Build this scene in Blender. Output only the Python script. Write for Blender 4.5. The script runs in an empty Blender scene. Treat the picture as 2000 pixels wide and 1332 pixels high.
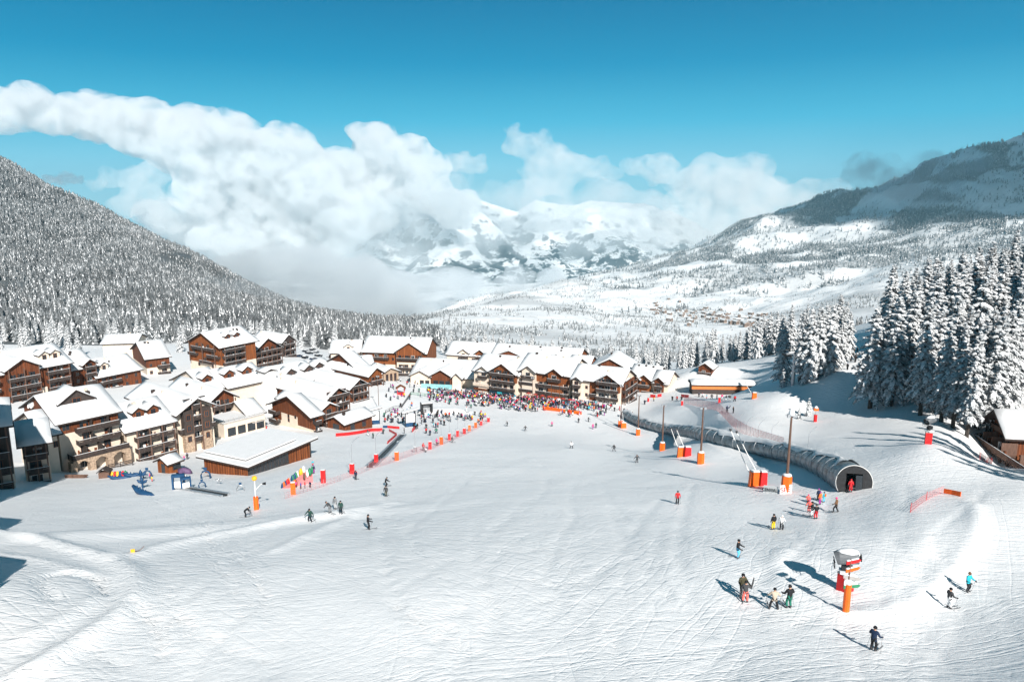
import bpy, bmesh, math, random, os
import numpy as np
from mathutils import Vector, Matrix
random.seed(7); RNG = np.random.RandomState(11)
S = bpy.context.scene; COL = S.collection; R = math.radians
PI = math.pi
# ------------------------------------------------------------------ camera model (photo pixels 2000x1332)
F = 1428.0; PITCH = R(10.9); CP, SP = math.cos(PITCH), math.sin(PITCH)
def W(px, py, d):
    """world point seen at photo pixel (px,py) at optical depth d metres; camera stands at the origin"""
    u = (px-1000.)/F; v = (666.-py)/F
    return Vector((d*u, d*(CP+v*SP), d*(v*CP-SP)))
def ray_z(px, py, z):
    u = (px-1000.)/F; v = (666.-py)/F
    d = z/(v*CP-SP); return Vector((d*u, d*(CP+v*SP), z))
# ------------------------------------------------------------------ numpy noise
def _h(ix, iy, iz, seed):
    n = (ix.astype(np.int64)*374761393 + iy.astype(np.int64)*668265263 + iz.astype(np.int64)*2147483647*3 + seed*1274126177) & 0xffffffff
    n = ((n ^ (n >> 13))*1274126177) & 0xffffffff
    n = ((n ^ (n >> 16))*2246822519) & 0xffffffff
    return ((n ^ (n >> 15)) & 0xffffff)/float(0xffffff)
def vnoise(x, y, z=None, seed=0):
    x = np.asarray(x, float); y = np.asarray(y, float); z = np.zeros_like(x) if z is None else np.asarray(z, float)
    ix, iy, iz = np.floor(x), np.floor(y), np.floor(z)
    fx, fy, fz = x-ix, y-iy, z-iz
    fx = fx*fx*(3-2*fx); fy = fy*fy*(3-2*fy); fz = fz*fz*(3-2*fz)
    r = 0
    for a in (0, 1):
        wa = fx if a else 1-fx
        for b in (0, 1):
            wb = fy if b else 1-fy
            for c in (0, 1):
                wc = fz if c else 1-fz
                r = r + wa*wb*wc*_h(ix+a, iy+b, iz+c, seed)
    return r
def fbm(x, y, z=None, o=4, seed=0, g=.5):
    s = 0; a = 1.; t = 0; f = 1.
    for k in range(o):
        s = s + a*vnoise(np.asarray(x)*f, np.asarray(y)*f, None if z is None else np.asarray(z)*f, seed+k*17); t += a; a *= g; f *= 2.03
    return s/t
# ------------------------------------------------------------------ materials
def nodes(name):
    m = bpy.data.materials.new(name); m.use_nodes = True
    nt = m.node_tree; b = nt.nodes['Principled BSDF']; return m, nt, b
def N(nt, t, **k):
    n = nt.nodes.new(t)
    for a, v in k.items(): setattr(n, a, v)
    return n
def mat(name, c, rough=.7, var=.15, scale=3., metal=0., bump=0., bscale=20., stretch=None, c2=None, spec=.3):
    """principled material whose colour wanders by noise between c*(1-var) and c*(1+var) (or c and c2)"""
    m, nt, b = nodes(name); L = nt.links
    tc = N(nt, 'ShaderNodeTexCoord'); mp = N(nt, 'ShaderNodeMapping'); L.new(tc.outputs['Object'], mp.inputs[0])
    if stretch: mp.inputs['Scale'].default_value = stretch
    nz = N(nt, 'ShaderNodeTexNoise'); nz.inputs['Scale'].default_value = scale; nz.inputs['Detail'].default_value = 4
    L.new(mp.outputs[0], nz.inputs['Vector'])
    rp = N(nt, 'ShaderNodeValToRGB'); L.new(nz.outputs['Fac'], rp.inputs[0])
    rp.color_ramp.elements[0].position = .3; rp.color_ramp.elements[1].position = .7
    lo = [max(0, x*(1-var)) for x in c]; hi = [min(1, x*(1+var)) for x in (c2 or c)]
    rp.color_ramp.elements[0].color = (*lo, 1); rp.color_ramp.elements[1].color = (*hi, 1)
    L.new(rp.outputs[0], b.inputs['Base Color'])
    b.inputs['Roughness'].default_value = rough; b.inputs['Metallic'].default_value = metal
    b.inputs['Specular IOR Level'].default_value = spec
    if bump:
        n2 = N(nt, 'ShaderNodeTexNoise'); n2.inputs['Scale'].default_value = bscale; n2.inputs['Detail'].default_value = 3
        L.new(mp.outputs[0], n2.inputs['Vector'])
        bp = N(nt, 'ShaderNodeBump'); bp.inputs['Strength'].default_value = bump; bp.inputs['Distance'].default_value = .05
        L.new(n2.outputs['Fac'], bp.inputs['Height']); L.new(bp.outputs[0], b.inputs['Normal'])
    return m
# ------------------------------------------------------------------ object helpers
def mesh_obj(name, verts, faces, mats, parent=None, midx=None, smooth=False, loc=None):
    me = bpy.data.meshes.new(name); me.from_pydata([tuple(v) for v in verts], [], [tuple(f) for f in faces])
    for m in (mats if isinstance(mats, (list, tuple)) else [mats]): me.materials.append(m)
    if midx is not None: me.polygons.foreach_set('material_index', np.asarray(midx, np.int32))
    if smooth: me.polygons.foreach_set('use_smooth', np.ones(len(me.polygons), bool))
    me.update(); return link(name, me, parent, loc)
def np_mesh(name, V, Fq, mats, midx=None, smooth=False):
    """fast mesh from numpy arrays; Fq (n,3) or (n,4)"""
    me = bpy.data.meshes.new(name); k = Fq.shape[1]
    me.vertices.add(len(V)); me.vertices.foreach_set('co', V.astype(np.float32).ravel())
    me.loops.add(Fq.size); me.loops.foreach_set('vertex_index', Fq.astype(np.int32).ravel())
    me.polygons.add(len(Fq)); me.polygons.foreach_set('loop_start', np.arange(0, Fq.size, k, dtype=np.int32))
    for m in (mats if isinstance(mats, (list, tuple)) else [mats]): me.materials.append(m)
    if midx is not None: me.polygons.foreach_set('material_index', midx.astype(np.int32))
    if smooth: me.polygons.foreach_set('use_smooth', np.ones(len(Fq), bool))
    me.update(calc_edges=True); return me
def link(name, data, parent=None, loc=None):
    o = bpy.data.objects.new(name, data); COL.objects.link(o)
    if parent is not None: o.parent = parent
    if loc is not None: o.location = loc
    return o
def tag(o, label=None, cat=None, group=None, kind=None):
    if label: o['label'] = label
    if cat: o['category'] = cat
    if group: o['group'] = group
    if kind: o['kind'] = kind
    return o
def thing(name, label, cat, loc=(0, 0, 0), rz=0., group=None):
    o = link(name, None, None, loc); o.rotation_euler = (0, 0, rz); o.empty_display_size = .5
    return tag(o, label, cat, group)
class MB:
    """collects shapes; build() links them as one mesh object"""
    def __init__(s): s.v = []; s.f = []; s.m = []
    def add(s, v, f, m=0):
        k = len(s.v); s.v += [tuple(p) for p in v]; s.f += [tuple(i+k for i in q) for q in f]; s.m += [m]*len(f); return s
    def box(s, x0, x1, y0, y1, z0, z1, m=0):
        v = [(x0,y0,z0),(x1,y0,z0),(x1,y1,z0),(x0,y1,z0),(x0,y0,z1),(x1,y0,z1),(x1,y1,z1),(x0,y1,z1)]
        return s.add(v, [(3,2,1,0),(4,5,6,7),(0,1,5,4),(1,2,6,5),(2,3,7,6),(3,0,4,7)], m)
    def prism(s, pts, y0, y1, m=0, axis='y'):
        """pts: polygon in (x,z) swept along y (or (y,z) swept along x)"""
        n = len(pts)
        if axis == 'y': v = [(p[0],y0,p[1]) for p in pts]+[(p[0],y1,p[1]) for p in pts]
        else: v = [(y0,p[0],p[1]) for p in pts]+[(y1,p[0],p[1]) for p in pts]
        f = [tuple(range(n)), tuple(range(2*n-1, n-1, -1))]+[(i, i+n, (i+1)%n+n, (i+1)%n) for i in range(n)]
        return s.add(v, f, m)
    def tube(s, pts, radii, n=8, m=0, cap=True):
        pts = [Vector(p) for p in pts]
        if not isinstance(radii, (list, tuple)): radii = [radii]*len(pts)
        v = []; f = []
        for i, p in enumerate(pts):
            a = pts[min(i+1, len(pts)-1)]-pts[max(i-1, 0)]
            a = a.normalized() if a.length > 1e-9 else Vector((0,0,1))
            r = a.cross(Vector((0,0,1)) if abs(a.z) < .9 else Vector((1,0,0))).normalized(); t = a.cross(r)
            for k in range(n):
                q = 2*PI*k/n; v.append(p+(r*math.cos(q)+t*math.sin(q))*radii[i])
        for i in range(len(pts)-1):
            for k in range(n): f.append((i*n+k, i*n+(k+1)%n, (i+1)*n+(k+1)%n, (i+1)*n+k))
        if cap: f += [tuple(range(n-1, -1, -1)), tuple(range((len(pts)-1)*n, len(pts)*n))]
        return s.add(v, f, m)
    def build(s, name, mats, parent=None, smooth=False, loc=None):
        o = mesh_obj(name, s.v, s.f, mats, parent, s.m, smooth, loc); return o
# ------------------------------------------------------------------ render, camera, sun and sky
cam = bpy.data.cameras.new('camera'); camo = link('camera', cam); S.camera = camo
cam.sensor_width = 36; cam.lens = 36*F/2000.; cam.clip_start = .5; cam.clip_end = 60000
camo.rotation_euler = (PI/2-PITCH, 0, 0)
S.view_settings.view_transform = 'Standard'; S.view_settings.look = 'None'; S.view_settings.gamma = 1
S.view_settings.exposure = EXPOSURE = .58
S.cycles.use_denoising = True; S.cycles.max_bounces = 8; S.cycles.diffuse_bounces = 3; S.cycles.glossy_bounces = 2
S.cycles.transparent_max_bounces = 16; S.cycles.volume_bounces = 6; S.cycles.sample_clamp_indirect = 6
S.cycles.volume_max_steps = 128
SUN_EL, SUN_AZ = R(33.5), R(162)          # azimuth of the sun, clockwise from +Y: behind the camera, a little to the right
sd = Vector((math.sin(SUN_AZ)*math.cos(SUN_EL), math.cos(SUN_AZ)*math.cos(SUN_EL), math.sin(SUN_EL)))
sl = bpy.data.lights.new('sun', 'SUN'); sl.energy = 5.0; sl.angle = R(.53); sl.color = (1, .955, .9)
so = link('sun', sl); so.rotation_euler = (-sd).to_track_quat('-Z', 'Y').to_euler(); so.location = (0, -20, 60)
wd = bpy.data.worlds.new('World'); S.world = wd; wd.use_nodes = True
nt = wd.node_tree; L = nt.links; bg = nt.nodes['Background']
sky = N(nt, 'ShaderNodeTexSky', sky_type='NISHITA'); sky.sun_disc = False; sky.sun_elevation = SUN_EL; sky.sun_rotation = SUN_AZ
sky.altitude = 1800; sky.air_density = 1.25; sky.dust_density = .15; sky.ozone_density = 2.6
# colour of the air in the photograph: cyan with very little red, pale at the horizon, deep overhead
tcw = N(nt, 'ShaderNodeTexCoord'); sxyz = N(nt, 'ShaderNodeSeparateXYZ'); L.new(tcw.outputs['Generated'], sxyz.inputs[0])
rp = N(nt, 'ShaderNodeValToRGB'); L.new(sxyz.outputs[2], rp.inputs[0])
for pos, c in ((0., (.20, .43, .52)), (.045, (.13, .41, .54)), (.10, (.035, .335, .51)), (.17, (.0, .215, .395)), (.25, (.0, .145, .30)), (.5, (.002, .07, .125)), (1., (.002, .045, .08))):
    e = rp.color_ramp.elements.new(pos) if pos not in (0., 1.) else rp.color_ramp.elements[0 if pos == 0. else -1]
    e.color = (*c, 1)
lum = N(nt, 'ShaderNodeRGBToBW'); L.new(sky.outputs[0], lum.inputs[0])
nrm = N(nt, 'ShaderNodeMath', operation='MULTIPLY'); L.new(lum.outputs[0], nrm.inputs[0]); nrm.inputs[1].default_value = .12
pw = N(nt, 'ShaderNodeMath', operation='POWER'); L.new(nrm.outputs[0], pw.inputs[0]); pw.inputs[1].default_value = .12
mul = N(nt, 'ShaderNodeMix', data_type='RGBA', blend_type='MULTIPLY'); mul.inputs[0].default_value = 1
L.new(rp.outputs[0], mul.inputs[6]); L.new(pw.outputs[0], mul.inputs[7])
sc10 = N(nt, 'ShaderNodeVectorMath', operation='SCALE'); L.new(mul.outputs[2], sc10.inputs[0]); sc10.inputs['Scale'].default_value = 10.
L.new(sc10.outputs[0], bg.inputs[0]); bg.inputs[1].default_value = .1
# ------------------------------------------------------------------ terrain: one height function through surveyed points
CTRL = [  # photo pixel x, y and distance of points on the ground
 (0,1332,44),(350,1332,43.5),(700,1332,43),(1000,1332,42.5),(1400,1332,42),(1705,1270,46),(2000,1332,41),
 (0,1180,55),(400,1180,54),(800,1180,52.5),(1200,1187,52.5),(1530,1187,52.5),(1853,1187,56),(2000,1180,55),
 (1650,1150,57),(1443,1090,63),(1000,1090,64),(600,1090,66),(240,1090,70),(0,1080,73),(1800,1080,65),(2000,1080,64),
 (1510,1034,76),(1200,1034,76),(720,1033,80),(600,1020,86),(300,1020,96),(0,1000,106),
 (1323,983,91),(1593,1013,79),(1633,997,82),(1665,962,88),(1535,962,93),(1850,965,83),(2000,965,80),
 (1000,983,93),(755,970,106),(655,1000,95),(480,1008,98),(200,960,128),(0,945,138),(400,965,118),
 (1245,903,142),(1000,905,141),(800,905,143),(600,920,140),(483,930,146),(300,925,150),(150,925,160),
 (1117,876,165),(1000,876,166),(860,870,172),(700,870,178),(540,880,180),(1480,905,125),(1500,896,128),
 (1600,870,128),(1750,870,116),(1900,900,102),(1960,905,134),(1887,853,138),(1929,850,145),(1812,868,108),(1797,811,152),(1700,800,165),(1640,738,188),
 (1590,800,178),(1500,740,228),(1425,752,285),(1462,771,260),(1430,830,158),(1350,858,190),(1400,800,200),(1330,785,240),(1270,800,250),
 (1240,825,228),(1025,843,212),(900,820,235),(720,820,238),(600,838,212),(450,840,210),(330,850,208),(230,860,200),
 (1100,785,265),(1000,770,288),(850,765,296),(760,740,312),(740,770,272),(640,745,300),(500,770,270),(400,735,300),(330,770,262),
 (50,790,232),(200,745,285),(0,720,320),(570,692,370),(720,735,350),(905,712,385),(1160,785,262),(1300,765,286),(1400,768,272),(1375,727,300),
 (1250,730,420),(1050,705,450),(800,690,480),(600,672,500),(300,660,520),(0,660,480),
 (1560,692,262),(1640,690,295),(1665,662,400),(1500,700,300),(1450,705,340),(1380,712,420),
 (2000,780,150),(2000,652,175),(2000,600,260),(1850,700,180),(1800,650,260),(1900,600,330),(1750,650,330),(1800,600,500),(2000,560,420),
 # beyond the village: the valley, its plateau and the mountain on the right
 (1300,695,850),(1050,668,950),(900,628,1500),(860,612,1900),(1150,600,2300),(1400,620,2400),(1300,650,1400),(1500,660,1300),(1650,640,1200),(1600,600,1900),
 (1200,560,3200),(1100,570,3000),(1000,590,2500),(1500,560,3000),(1700,540,2800),(1850,500,2900),(2000,480,2900),
 (1350,520,4200),(1250,535,4300),(1150,545,4300),(1500,490,4300),(1650,460,4300),(1800,430,4200),(2000,400,4000),
 (1990,278,5200),(1850,315,5400),(1700,370,5700),(1600,400,6000),(1500,428,6400),(1430,488,7000),(1330,515,6800),
 (1990,420,7500),(1700,470,8000),(1450,530,9000),
 # wooded hill on the left, and its far side
 (0,312,1950),(100,372,1900),(200,422,1800),(300,462,1650),(350,484,1560),(392,508,1480),(414,545,1420),(440,580,1250),(550,604,1150),(650,622,1080),(730,642,980),
 (0,470,1300),(0,560,900),(150,540,1050),(300,560,950),(400,600,800),(150,610,700),(550,640,640),(680,655,640),(-250,300,1500),(-250,480,950),(-250,620,560),(-250,760,300),(-200,1000,110),(-200,1332,44),
 (0,480,3000),(200,545,3000),(400,600,2600),(600,625,2300),(750,640,1900),(800,625,2600),(700,600,3400),(400,590,4000),(950,580,3600),
 (2300,1332,38),(2300,1000,76),(2300,800,135),(2300,640,160),(2300,540,260),(2300,470,2800),(2300,300,4600),
]
_c = np.array([tuple(W(*c)) for c in CTRL])
_s, _t, _e = _c[:,0]/_c[:,1], np.log(_c[:,1]), _c[:,2]/_c[:,1]
TW = 1.15
def _phi(r2): return np.where(r2 > 1e-12, r2*np.log(r2+1e-12), 0.)*.5
def _solve():
    A = np.stack([_s*2.2, _t*TW], 1); n = len(A)
    d2 = ((A[:,None]-A[None])**2).sum(-1)
    K = np.zeros((n+3, n+3)); K[:n,:n] = _phi(d2)+np.eye(n)*8e-4
    K[:n,n] = 1; K[:n,n+1:] = A; K[n,:n] = 1; K[n+1:,:n] = A.T
    w = np.linalg.solve(K, np.r_[_e, 0, 0, 0]); return A, w
_A, _w = _solve()
PATHS = []      # (points, width, height): berms and furrows
BUMPS = []      # (x, y, rx, ry, height, angle) local shapes: berms, mounds, benches
def base_z(x, y):
    x = np.atleast_1d(np.asarray(x, float)); y = np.atleast_1d(np.asarray(y, float))
    ye = np.maximum(y, 34.); s = np.clip(x/ye, -1.15, 1.15)
    P = np.stack([s*2.2, np.log(ye)*TW], 1); out = np.empty(len(P))
    for k in range(0, len(P), 20000):
        q = P[k:k+20000]; d2 = ((q[:,None]-_A[None])**2).sum(-1)
        out[k:k+20000] = _phi(d2)@_w[:-3]+_w[-3]+q@_w[-2:]
    z = out*ye + (34.-np.minimum(y, 34.))*.12
    return z
def ground_z(x, y, detail=True):
    z = base_z(x, y); x = np.atleast_1d(np.asarray(x, float)); y = np.atleast_1d(np.asarray(y, float))
    for (bx, by, rx, ry, h, a) in BUMPS:
        c, s_ = math.cos(a), math.sin(a); dx, dy = x-bx, y-by
        q = ((dx*c+dy*s_)/rx)**2+((-dx*s_+dy*c)/ry)**2
        z = z+h*np.exp(-q**1.5)
    for (P, w, h) in (PATHS if y.min() < 200 else ()):
        m = np.where((x > P[:,0].min()-4*w) & (x < P[:,0].max()+4*w) & (y > P[:,1].min()-4*w) & (y < P[:,1].max()+4*w))[0]
        if len(m) == 0: continue
        q = np.stack([x[m], y[m]], 1); dd = np.full(len(m), 1e9)
        for a, b in zip(P[:-1], P[1:]):
            e = b-a; t = np.clip(((q-a)@e)/max(1e-9, e@e), 0, 1); dd = np.minimum(dd, np.hypot(*(q-a-t[:,None]*e).T))
        z[m] = z[m]+h*np.exp(-(dd/w)**2)
    if detail:
        a = np.clip((y-10)/60, .3, 1)
        z = z+((fbm(x/16., y/16., o=3, seed=3)-.5)*.42+(fbm(x/2.6, y/3.4, o=3, seed=4)-.5)*.12)*a*(y < 900)
        far = np.clip((y-500)/1500, 0, 1)
        z = z+far*(fbm(x/260., y/260., o=5, seed=9)-.5)*np.clip(y*.03, 0, 95)
        rid = 1-np.abs(2*fbm(x/700.+3, y/1100., o=4, seed=21)-1)
        mt = np.clip((y-3600)/1500, 0, 1)*np.clip((x-700)/900, 0, 1)
        z = z+mt*(rid-.75)*240
    return z
def G(px, py, dmin=36., dmax=1500.):
    """where the line of sight through a photo pixel meets the ground"""
    d = np.exp(np.linspace(math.log(dmin), math.log(dmax), 260))
    for it in range(3):
        u = (px-1000.)/F; v = (666.-py)/F
        x, y, z = d*u, d*(CP+v*SP), d*(v*CP-SP)
        g = z-ground_z(x, y, it == 2 or py < 668); k = np.where(g < 0)[0]
        if len(k) == 0: d0 = d[-1]; break
        k = k[0]
        if k == 0: d0 = d[0]; break
        lo, hi = d[k-1], d[k]; t = g[k-1]/(g[k-1]-g[k]); d0 = lo+(hi-lo)*t; d = np.linspace(lo, hi, 30)
    p = W(px, py, d0); return Vector((p.x, p.y, float(ground_z(p.x, p.y)[0])))
def depth(p): return p.y*CP-p.z*SP
def proj(p): 
    d = p.y*CP-p.z*SP; return (1000+F*p.x/d, 666-F*(p.y*SP+p.z*CP)/d, d)
def bump_at(px, py, d, rx, ry, h, a=0.):
    p = W(px, py, d); BUMPS.append((p.x, p.y, rx, ry, h, a))
bump_at(1720,1100,63, 8, 13, .55, .1)      # bank with the snow gun and sign post
bump_at(1830,1010,76, 6, 11, .6, -.4)
bump_at(1400,868,175, 2.5, 40, -.8, .05)   # ditch beside the covered conveyor
bump_at(1640,742,188, 16, 10, 2.2, 0)
bump_at(1375,735,300, 14, 10, 2.2, 0)
bump_at(870,805,250, 8, 5, 1.6, 0)
bump_at(420,1050,88, 22, 4, .6, .28)
def path_at(pts, w, h):
    P = np.array([(lambda g: (g.x, g.y))(G(*q)) for q in pts]); t = np.linspace(0, len(P)-1, len(P)*5); k = np.arange(len(P))
    P = np.stack([np.interp(t, k, P[:,0]), np.interp(t, k, P[:,1])], 1)
    for _ in range(6): P[1:-1] = (P[:-2]+2*P[1:-1]+P[2:])/4
    PATHS.append((P, w, h))
_new = [([(-60,1036),(0,1043),(80,1054),(160,1076),(225,1092),(262,1118),(272,1150),(250,1188),(205,1222),(140,1262),(60,1310)], 1.0, .55),
 ([(-60,1075),(0,1082),(90,1094),(150,1112),(195,1130),(205,1148),(180,1172),(130,1205),(60,1240)], .7, .22),
 ([(200,1150),(195,1130),(150,1115),(100,1118),(75,1130),(85,1150),(110,1170)], .45, -.28), ([(205,1158),(200,1136),(170,1118)], .4, -.3),
 ([(245,1165),(270,1190),(300,1220),(308,1250),(312,1290)], .22, -.16), ([(255,1168),(280,1192),(307,1222),(316,1250),(318,1285)], .22, -.16),
 ([(320,1210),(360,1225),(390,1245),(450,1270),(520,1290)], .2, -.14), ([(120,1245),(180,1280),(240,1300)], .25, -.15), ([(45,1308),(90,1325),(150,1330)], .3, -.2),
 ([(1530,1075),(1512,1110),(1530,1150),(1600,1180),(1660,1205),(1740,1195),(1820,1150),(1880,1090),(1910,1020),(1900,985)], .9, .3),
 ([(1490,905),(1400,885),(1320,872)], .5, .2), ([(250,1085),(350,1060),(480,1035),(640,1012),(760,985)], 1.6, .45), ([(540,1075),(640,1030),(690,1005)], .8, .25)]
rp0 = random.Random(77)
for k in range(60):     # long carved ski tracks down the piste
    x0, y0 = rp0.uniform(300, 1900), rp0.uniform(900, 1150); dx, pts = rp0.uniform(-60, 60), []
    a, ph, l = rp0.uniform(10, 60), rp0.uniform(0, 6), rp0.uniform(150, 420)
    for i in range(9): f = i/8; yy = y0+l*f*(yy0 if False else 1)*.8; pts.append((x0+dx*f*3+a*math.sin(ph+f*rp0.uniform(4.5, 5.)), min(1345, yy)))
    _new.append((pts, rp0.uniform(.14, .3), rp0.uniform(-.14, -.07)))
for q in _new: path_at(*q)
def grid_mesh(name, X, Y, Z, m):
    a, b = X.shape; V = np.stack([X.ravel(), Y.ravel(), Z.ravel()], 1)
    i = np.arange(a*b).reshape(a, b); Fq = np.stack([i[:-1,:-1].ravel(), i[:-1,1:].ravel(), i[1:,1:].ravel(), i[1:,:-1].ravel()], 1)
    return np_mesh(name, V, Fq, m, smooth=True)
# ---- snow of the piste: bump made of crossing ski tracks
def snow_piste():
    m, nt, b = nodes('piste_snow'); L = nt.links
    tc = N(nt, 'ShaderNodeTexCoord')
    warp = N(nt, 'ShaderNodeTexNoise'); warp.inputs['Scale'].default_value = .016; warp.inputs['Detail'].default_value = 1
    L.new(tc.outputs['Object'], warp.inputs['Vector'])
    wm = N(nt, 'ShaderNodeVectorMath', operation='MULTIPLY_ADD'); L.new(warp.outputs['Color'], wm.inputs[0]); wm.inputs[1].default_value = (22, 16, 0); L.new(tc.outputs['Object'], wm.inputs[2])
    hs = None
    for k, (rot, sx, sy, sc, wgt) in enumerate(((1.30, 1., .03, .7, 1.), (1.8, 1., .035, .9, .9), (.9, 1., .035, .8, .9), (.35, 1., .03, .6, .6), (-.5, 1., .03, .7, .6), (2.1, 1., .02, 1.5, .7), (1.5, 1., .015, 2.4, .6))):
        mp = N(nt, 'ShaderNodeMapping', vector_type='TEXTURE'); mp.inputs['Rotation'].default_value = (0, 0, rot); mp.inputs['Scale'].default_value = (1/sx, 1/sy, 1); mp.inputs['Location'].default_value = (k*37., k*11., k*7.)
        L.new(wm.outputs[0], mp.inputs[0])
        nz = N(nt, 'ShaderNodeTexNoise'); nz.inputs['Scale'].default_value = sc; nz.inputs['Detail'].default_value = 1; nz.inputs['Roughness'].default_value = .5
        L.new(mp.outputs[0], nz.inputs['Vector'])
        a = N(nt, 'ShaderNodeMath', operation='SUBTRACT'); L.new(nz.outputs['Fac'], a.inputs[0]); a.inputs[1].default_value = .5
        a2 = N(nt, 'ShaderNodeMath', operation='ABSOLUTE'); L.new(a.outputs[0], a2.inputs[0])
        a3 = N(nt, 'ShaderNodeMapRange'); a3.inputs['From Min'].default_value = 0; a3.inputs['From Max'].default_value = .045; L.new(a2.outputs[0], a3.inputs['Value'])
        a3.inputs['To Min'].default_value = 0
        # each family of tracks comes and goes over the slope
        nm = N(nt, 'ShaderNodeTexNoise'); nm.inputs['Scale'].default_value = .03; nm.inputs['Detail'].default_value = 2
        ofs = N(nt, 'ShaderNodeMapping'); ofs.inputs['Location'].default_value = (k*51., -k*23., 0); L.new(tc.outputs['Object'], ofs.inputs[0]); L.new(ofs.outputs[0], nm.inputs['Vector'])
        m2 = N(nt, 'ShaderNodeMapRange'); m2.inputs['From Min'].default_value = .42; m2.inputs['From Max'].default_value = .62; m2.inputs['To Min'].default_value = .12*wgt; m2.inputs['To Max'].default_value = wgt; L.new(nm.outputs['Fac'], m2.inputs['Value'])
        q0 = N(nt, 'ShaderNodeMath', operation='MULTIPLY'); L.new(a3.outputs[0], q0.inputs[0]); L.new(m2.outputs[0], q0.inputs[1])
        if hs is None: hs = q0.outputs[0]
        else:
            q = N(nt, 'ShaderNodeMath', operation='ADD'); L.new(hs, q.inputs[0]); L.new(q0.outputs[0], q.inputs[1]); hs = q.outputs[0]
    n5 = N(nt, 'ShaderNodeTexNoise'); n5.inputs['Scale'].default_value = 1.4; n5.inputs['Detail'].default_value = 6; n5.inputs['Roughness'].default_value = .65; L.new(tc.outputs['Object'], n5.inputs['Vector'])
    q = N(nt, 'ShaderNodeMath', operation='MULTIPLY_ADD'); L.new(n5.outputs['Fac'], q.inputs[0]); q.inputs[1].default_value = 2.2; L.new(hs, q.inputs[2])
    bp = N(nt, 'ShaderNodeBump'); bp.inputs['Strength'].default_value = .8; bp.inputs['Distance'].default_value = .038; L.new(q.outputs[0], bp.inputs['Height'])
    L.new(bp.outputs[0], b.inputs['Normal'])
    b.inputs['Base Color'].default_value = (.83, .835, .84, 1); b.inputs['Roughness'].default_value = .55; b.inputs['Specular IOR Level'].default_value = .25
    return m
M_PISTE = snow_piste()
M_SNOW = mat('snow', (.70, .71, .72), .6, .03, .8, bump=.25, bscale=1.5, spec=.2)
def snow_far():
    """valley snow: fields with dark scrub and forest floor where the woods stand"""
    m, nt, b = nodes('valley_snow'); L = nt.links; tc = N(nt, 'ShaderNodeTexCoord')
    n1 = N(nt, 'ShaderNodeTexNoise'); n1.inputs['Scale'].default_value = .02; n1.inputs['Detail'].default_value = 6; n1.inputs['Roughness'].default_value = .72; L.new(tc.outputs['Object'], n1.inputs['Vector'])
    r1 = N(nt, 'ShaderNodeValToRGB'); L.new(n1.outputs['Fac'], r1.inputs[0])
    r1.color_ramp.elements[0].position = .30; r1.color_ramp.elements[0].color = (.30, .30, .30, 1)
    r1.color_ramp.elements[1].position = .42; r1.color_ramp.elements[1].color = (.84, .845, .85, 1)
    at = N(nt, 'ShaderNodeAttribute', attribute_name='wood'); mx = N(nt, 'ShaderNodeMix', data_type='RGBA')
    L.new(at.outputs['Fac'], mx.inputs[0]); L.new(r1.outputs[0], mx.inputs[6]); mx.inputs[7].default_value = (.10, .11, .115, 1)
    L.new(mx.outputs[2], b.inputs['Base Color']); b.inputs['Roughness'].default_value = .7
    bp = N(nt, 'ShaderNodeBump'); bp.inputs['Strength'].default_value = .7; bp.inputs['Distance'].default_value = 6; L.new(n1.outputs['Fac'], bp.inputs['Height']); L.new(bp.outputs[0], b.inputs['Normal'])
    return m
M_FAR = snow_far()
# near ground
xs = np.r_[np.arange(-250, -110, 1.2), np.arange(-110, 110, .55), np.arange(110, 301, 1.2)]
ys = np.r_[np.arange(-40, 30, 2.), np.arange(30, 130, .5), np.arange(130, 300, .9), np.arange(300, 541, 1.5)]
X, Y = np.meshgrid(xs, ys); Z = ground_z(X.ravel(), Y.ravel()).reshape(X.shape)
tag(link('ground', grid_mesh('ground', X, Y, Z, M_PISTE)), kind='structure')
# woods mask of the far terrain (0..1)
def wood(x, y):
    x = np.asarray(x, float); y = np.asarray(y, float)
    px = 1000+F*x/np.maximum(y, 1)*.98
    n = fbm(x/240., y/330., o=4, seed=31); hill = np.clip((800+(n-.5)*500-px)/60, 0, 1)*((y < 2600) & (y > 430))
    d = y
    right = np.clip((d-2600-np.clip((1900-px), -200, 900)*.9)/900, 0, 1)*np.clip((px-1180)/200, 0, 1)
    v = np.where(n > .56, np.clip((n-.56)*9, 0, 1), 0)*.3
    gul = 1-np.abs(2*fbm(x/330.+y/900., y/1500., o=4, seed=91)-1)
    w = np.maximum(v*(1-hill), np.clip(right*1.0-(n > .6)*.9-(fbm(x/500., y/300., o=3, seed=77) > .56)*.8-np.clip((gul-.86)*9, 0, 1)*(y > 3800)-np.clip((fbm(x/90., y/160., o=3, seed=93)-.5)*9, 0, 1)*np.clip((px-1780)/150, 0, 1)*(y > 4300), 0, 1))
    return np.maximum(w, hill)
t = np.exp(np.linspace(math.log(400), math.log(9500), 420)); sx = np.linspace(-1.15, 1.15, 460)
Y2 = np.repeat(t[:,None], len(sx), 1); X2 = Y2*sx[None]
Z2 = ground_z(X2.ravel(), Y2.ravel()).reshape(X2.shape)
inside = (np.abs(X2-25) < 262) & (Y2 < 532); Z2 = Z2-np.where(inside, 1.2, 0)
me = grid_mesh('hills', X2, Y2, Z2, M_FAR)
at = me.attributes.new('wood', 'FLOAT', 'POINT'); at.data.foreach_set('value', wood(X2.ravel(), Y2.ravel()).astype(np.float32))
tag(link('hills', me), kind='structure')
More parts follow.
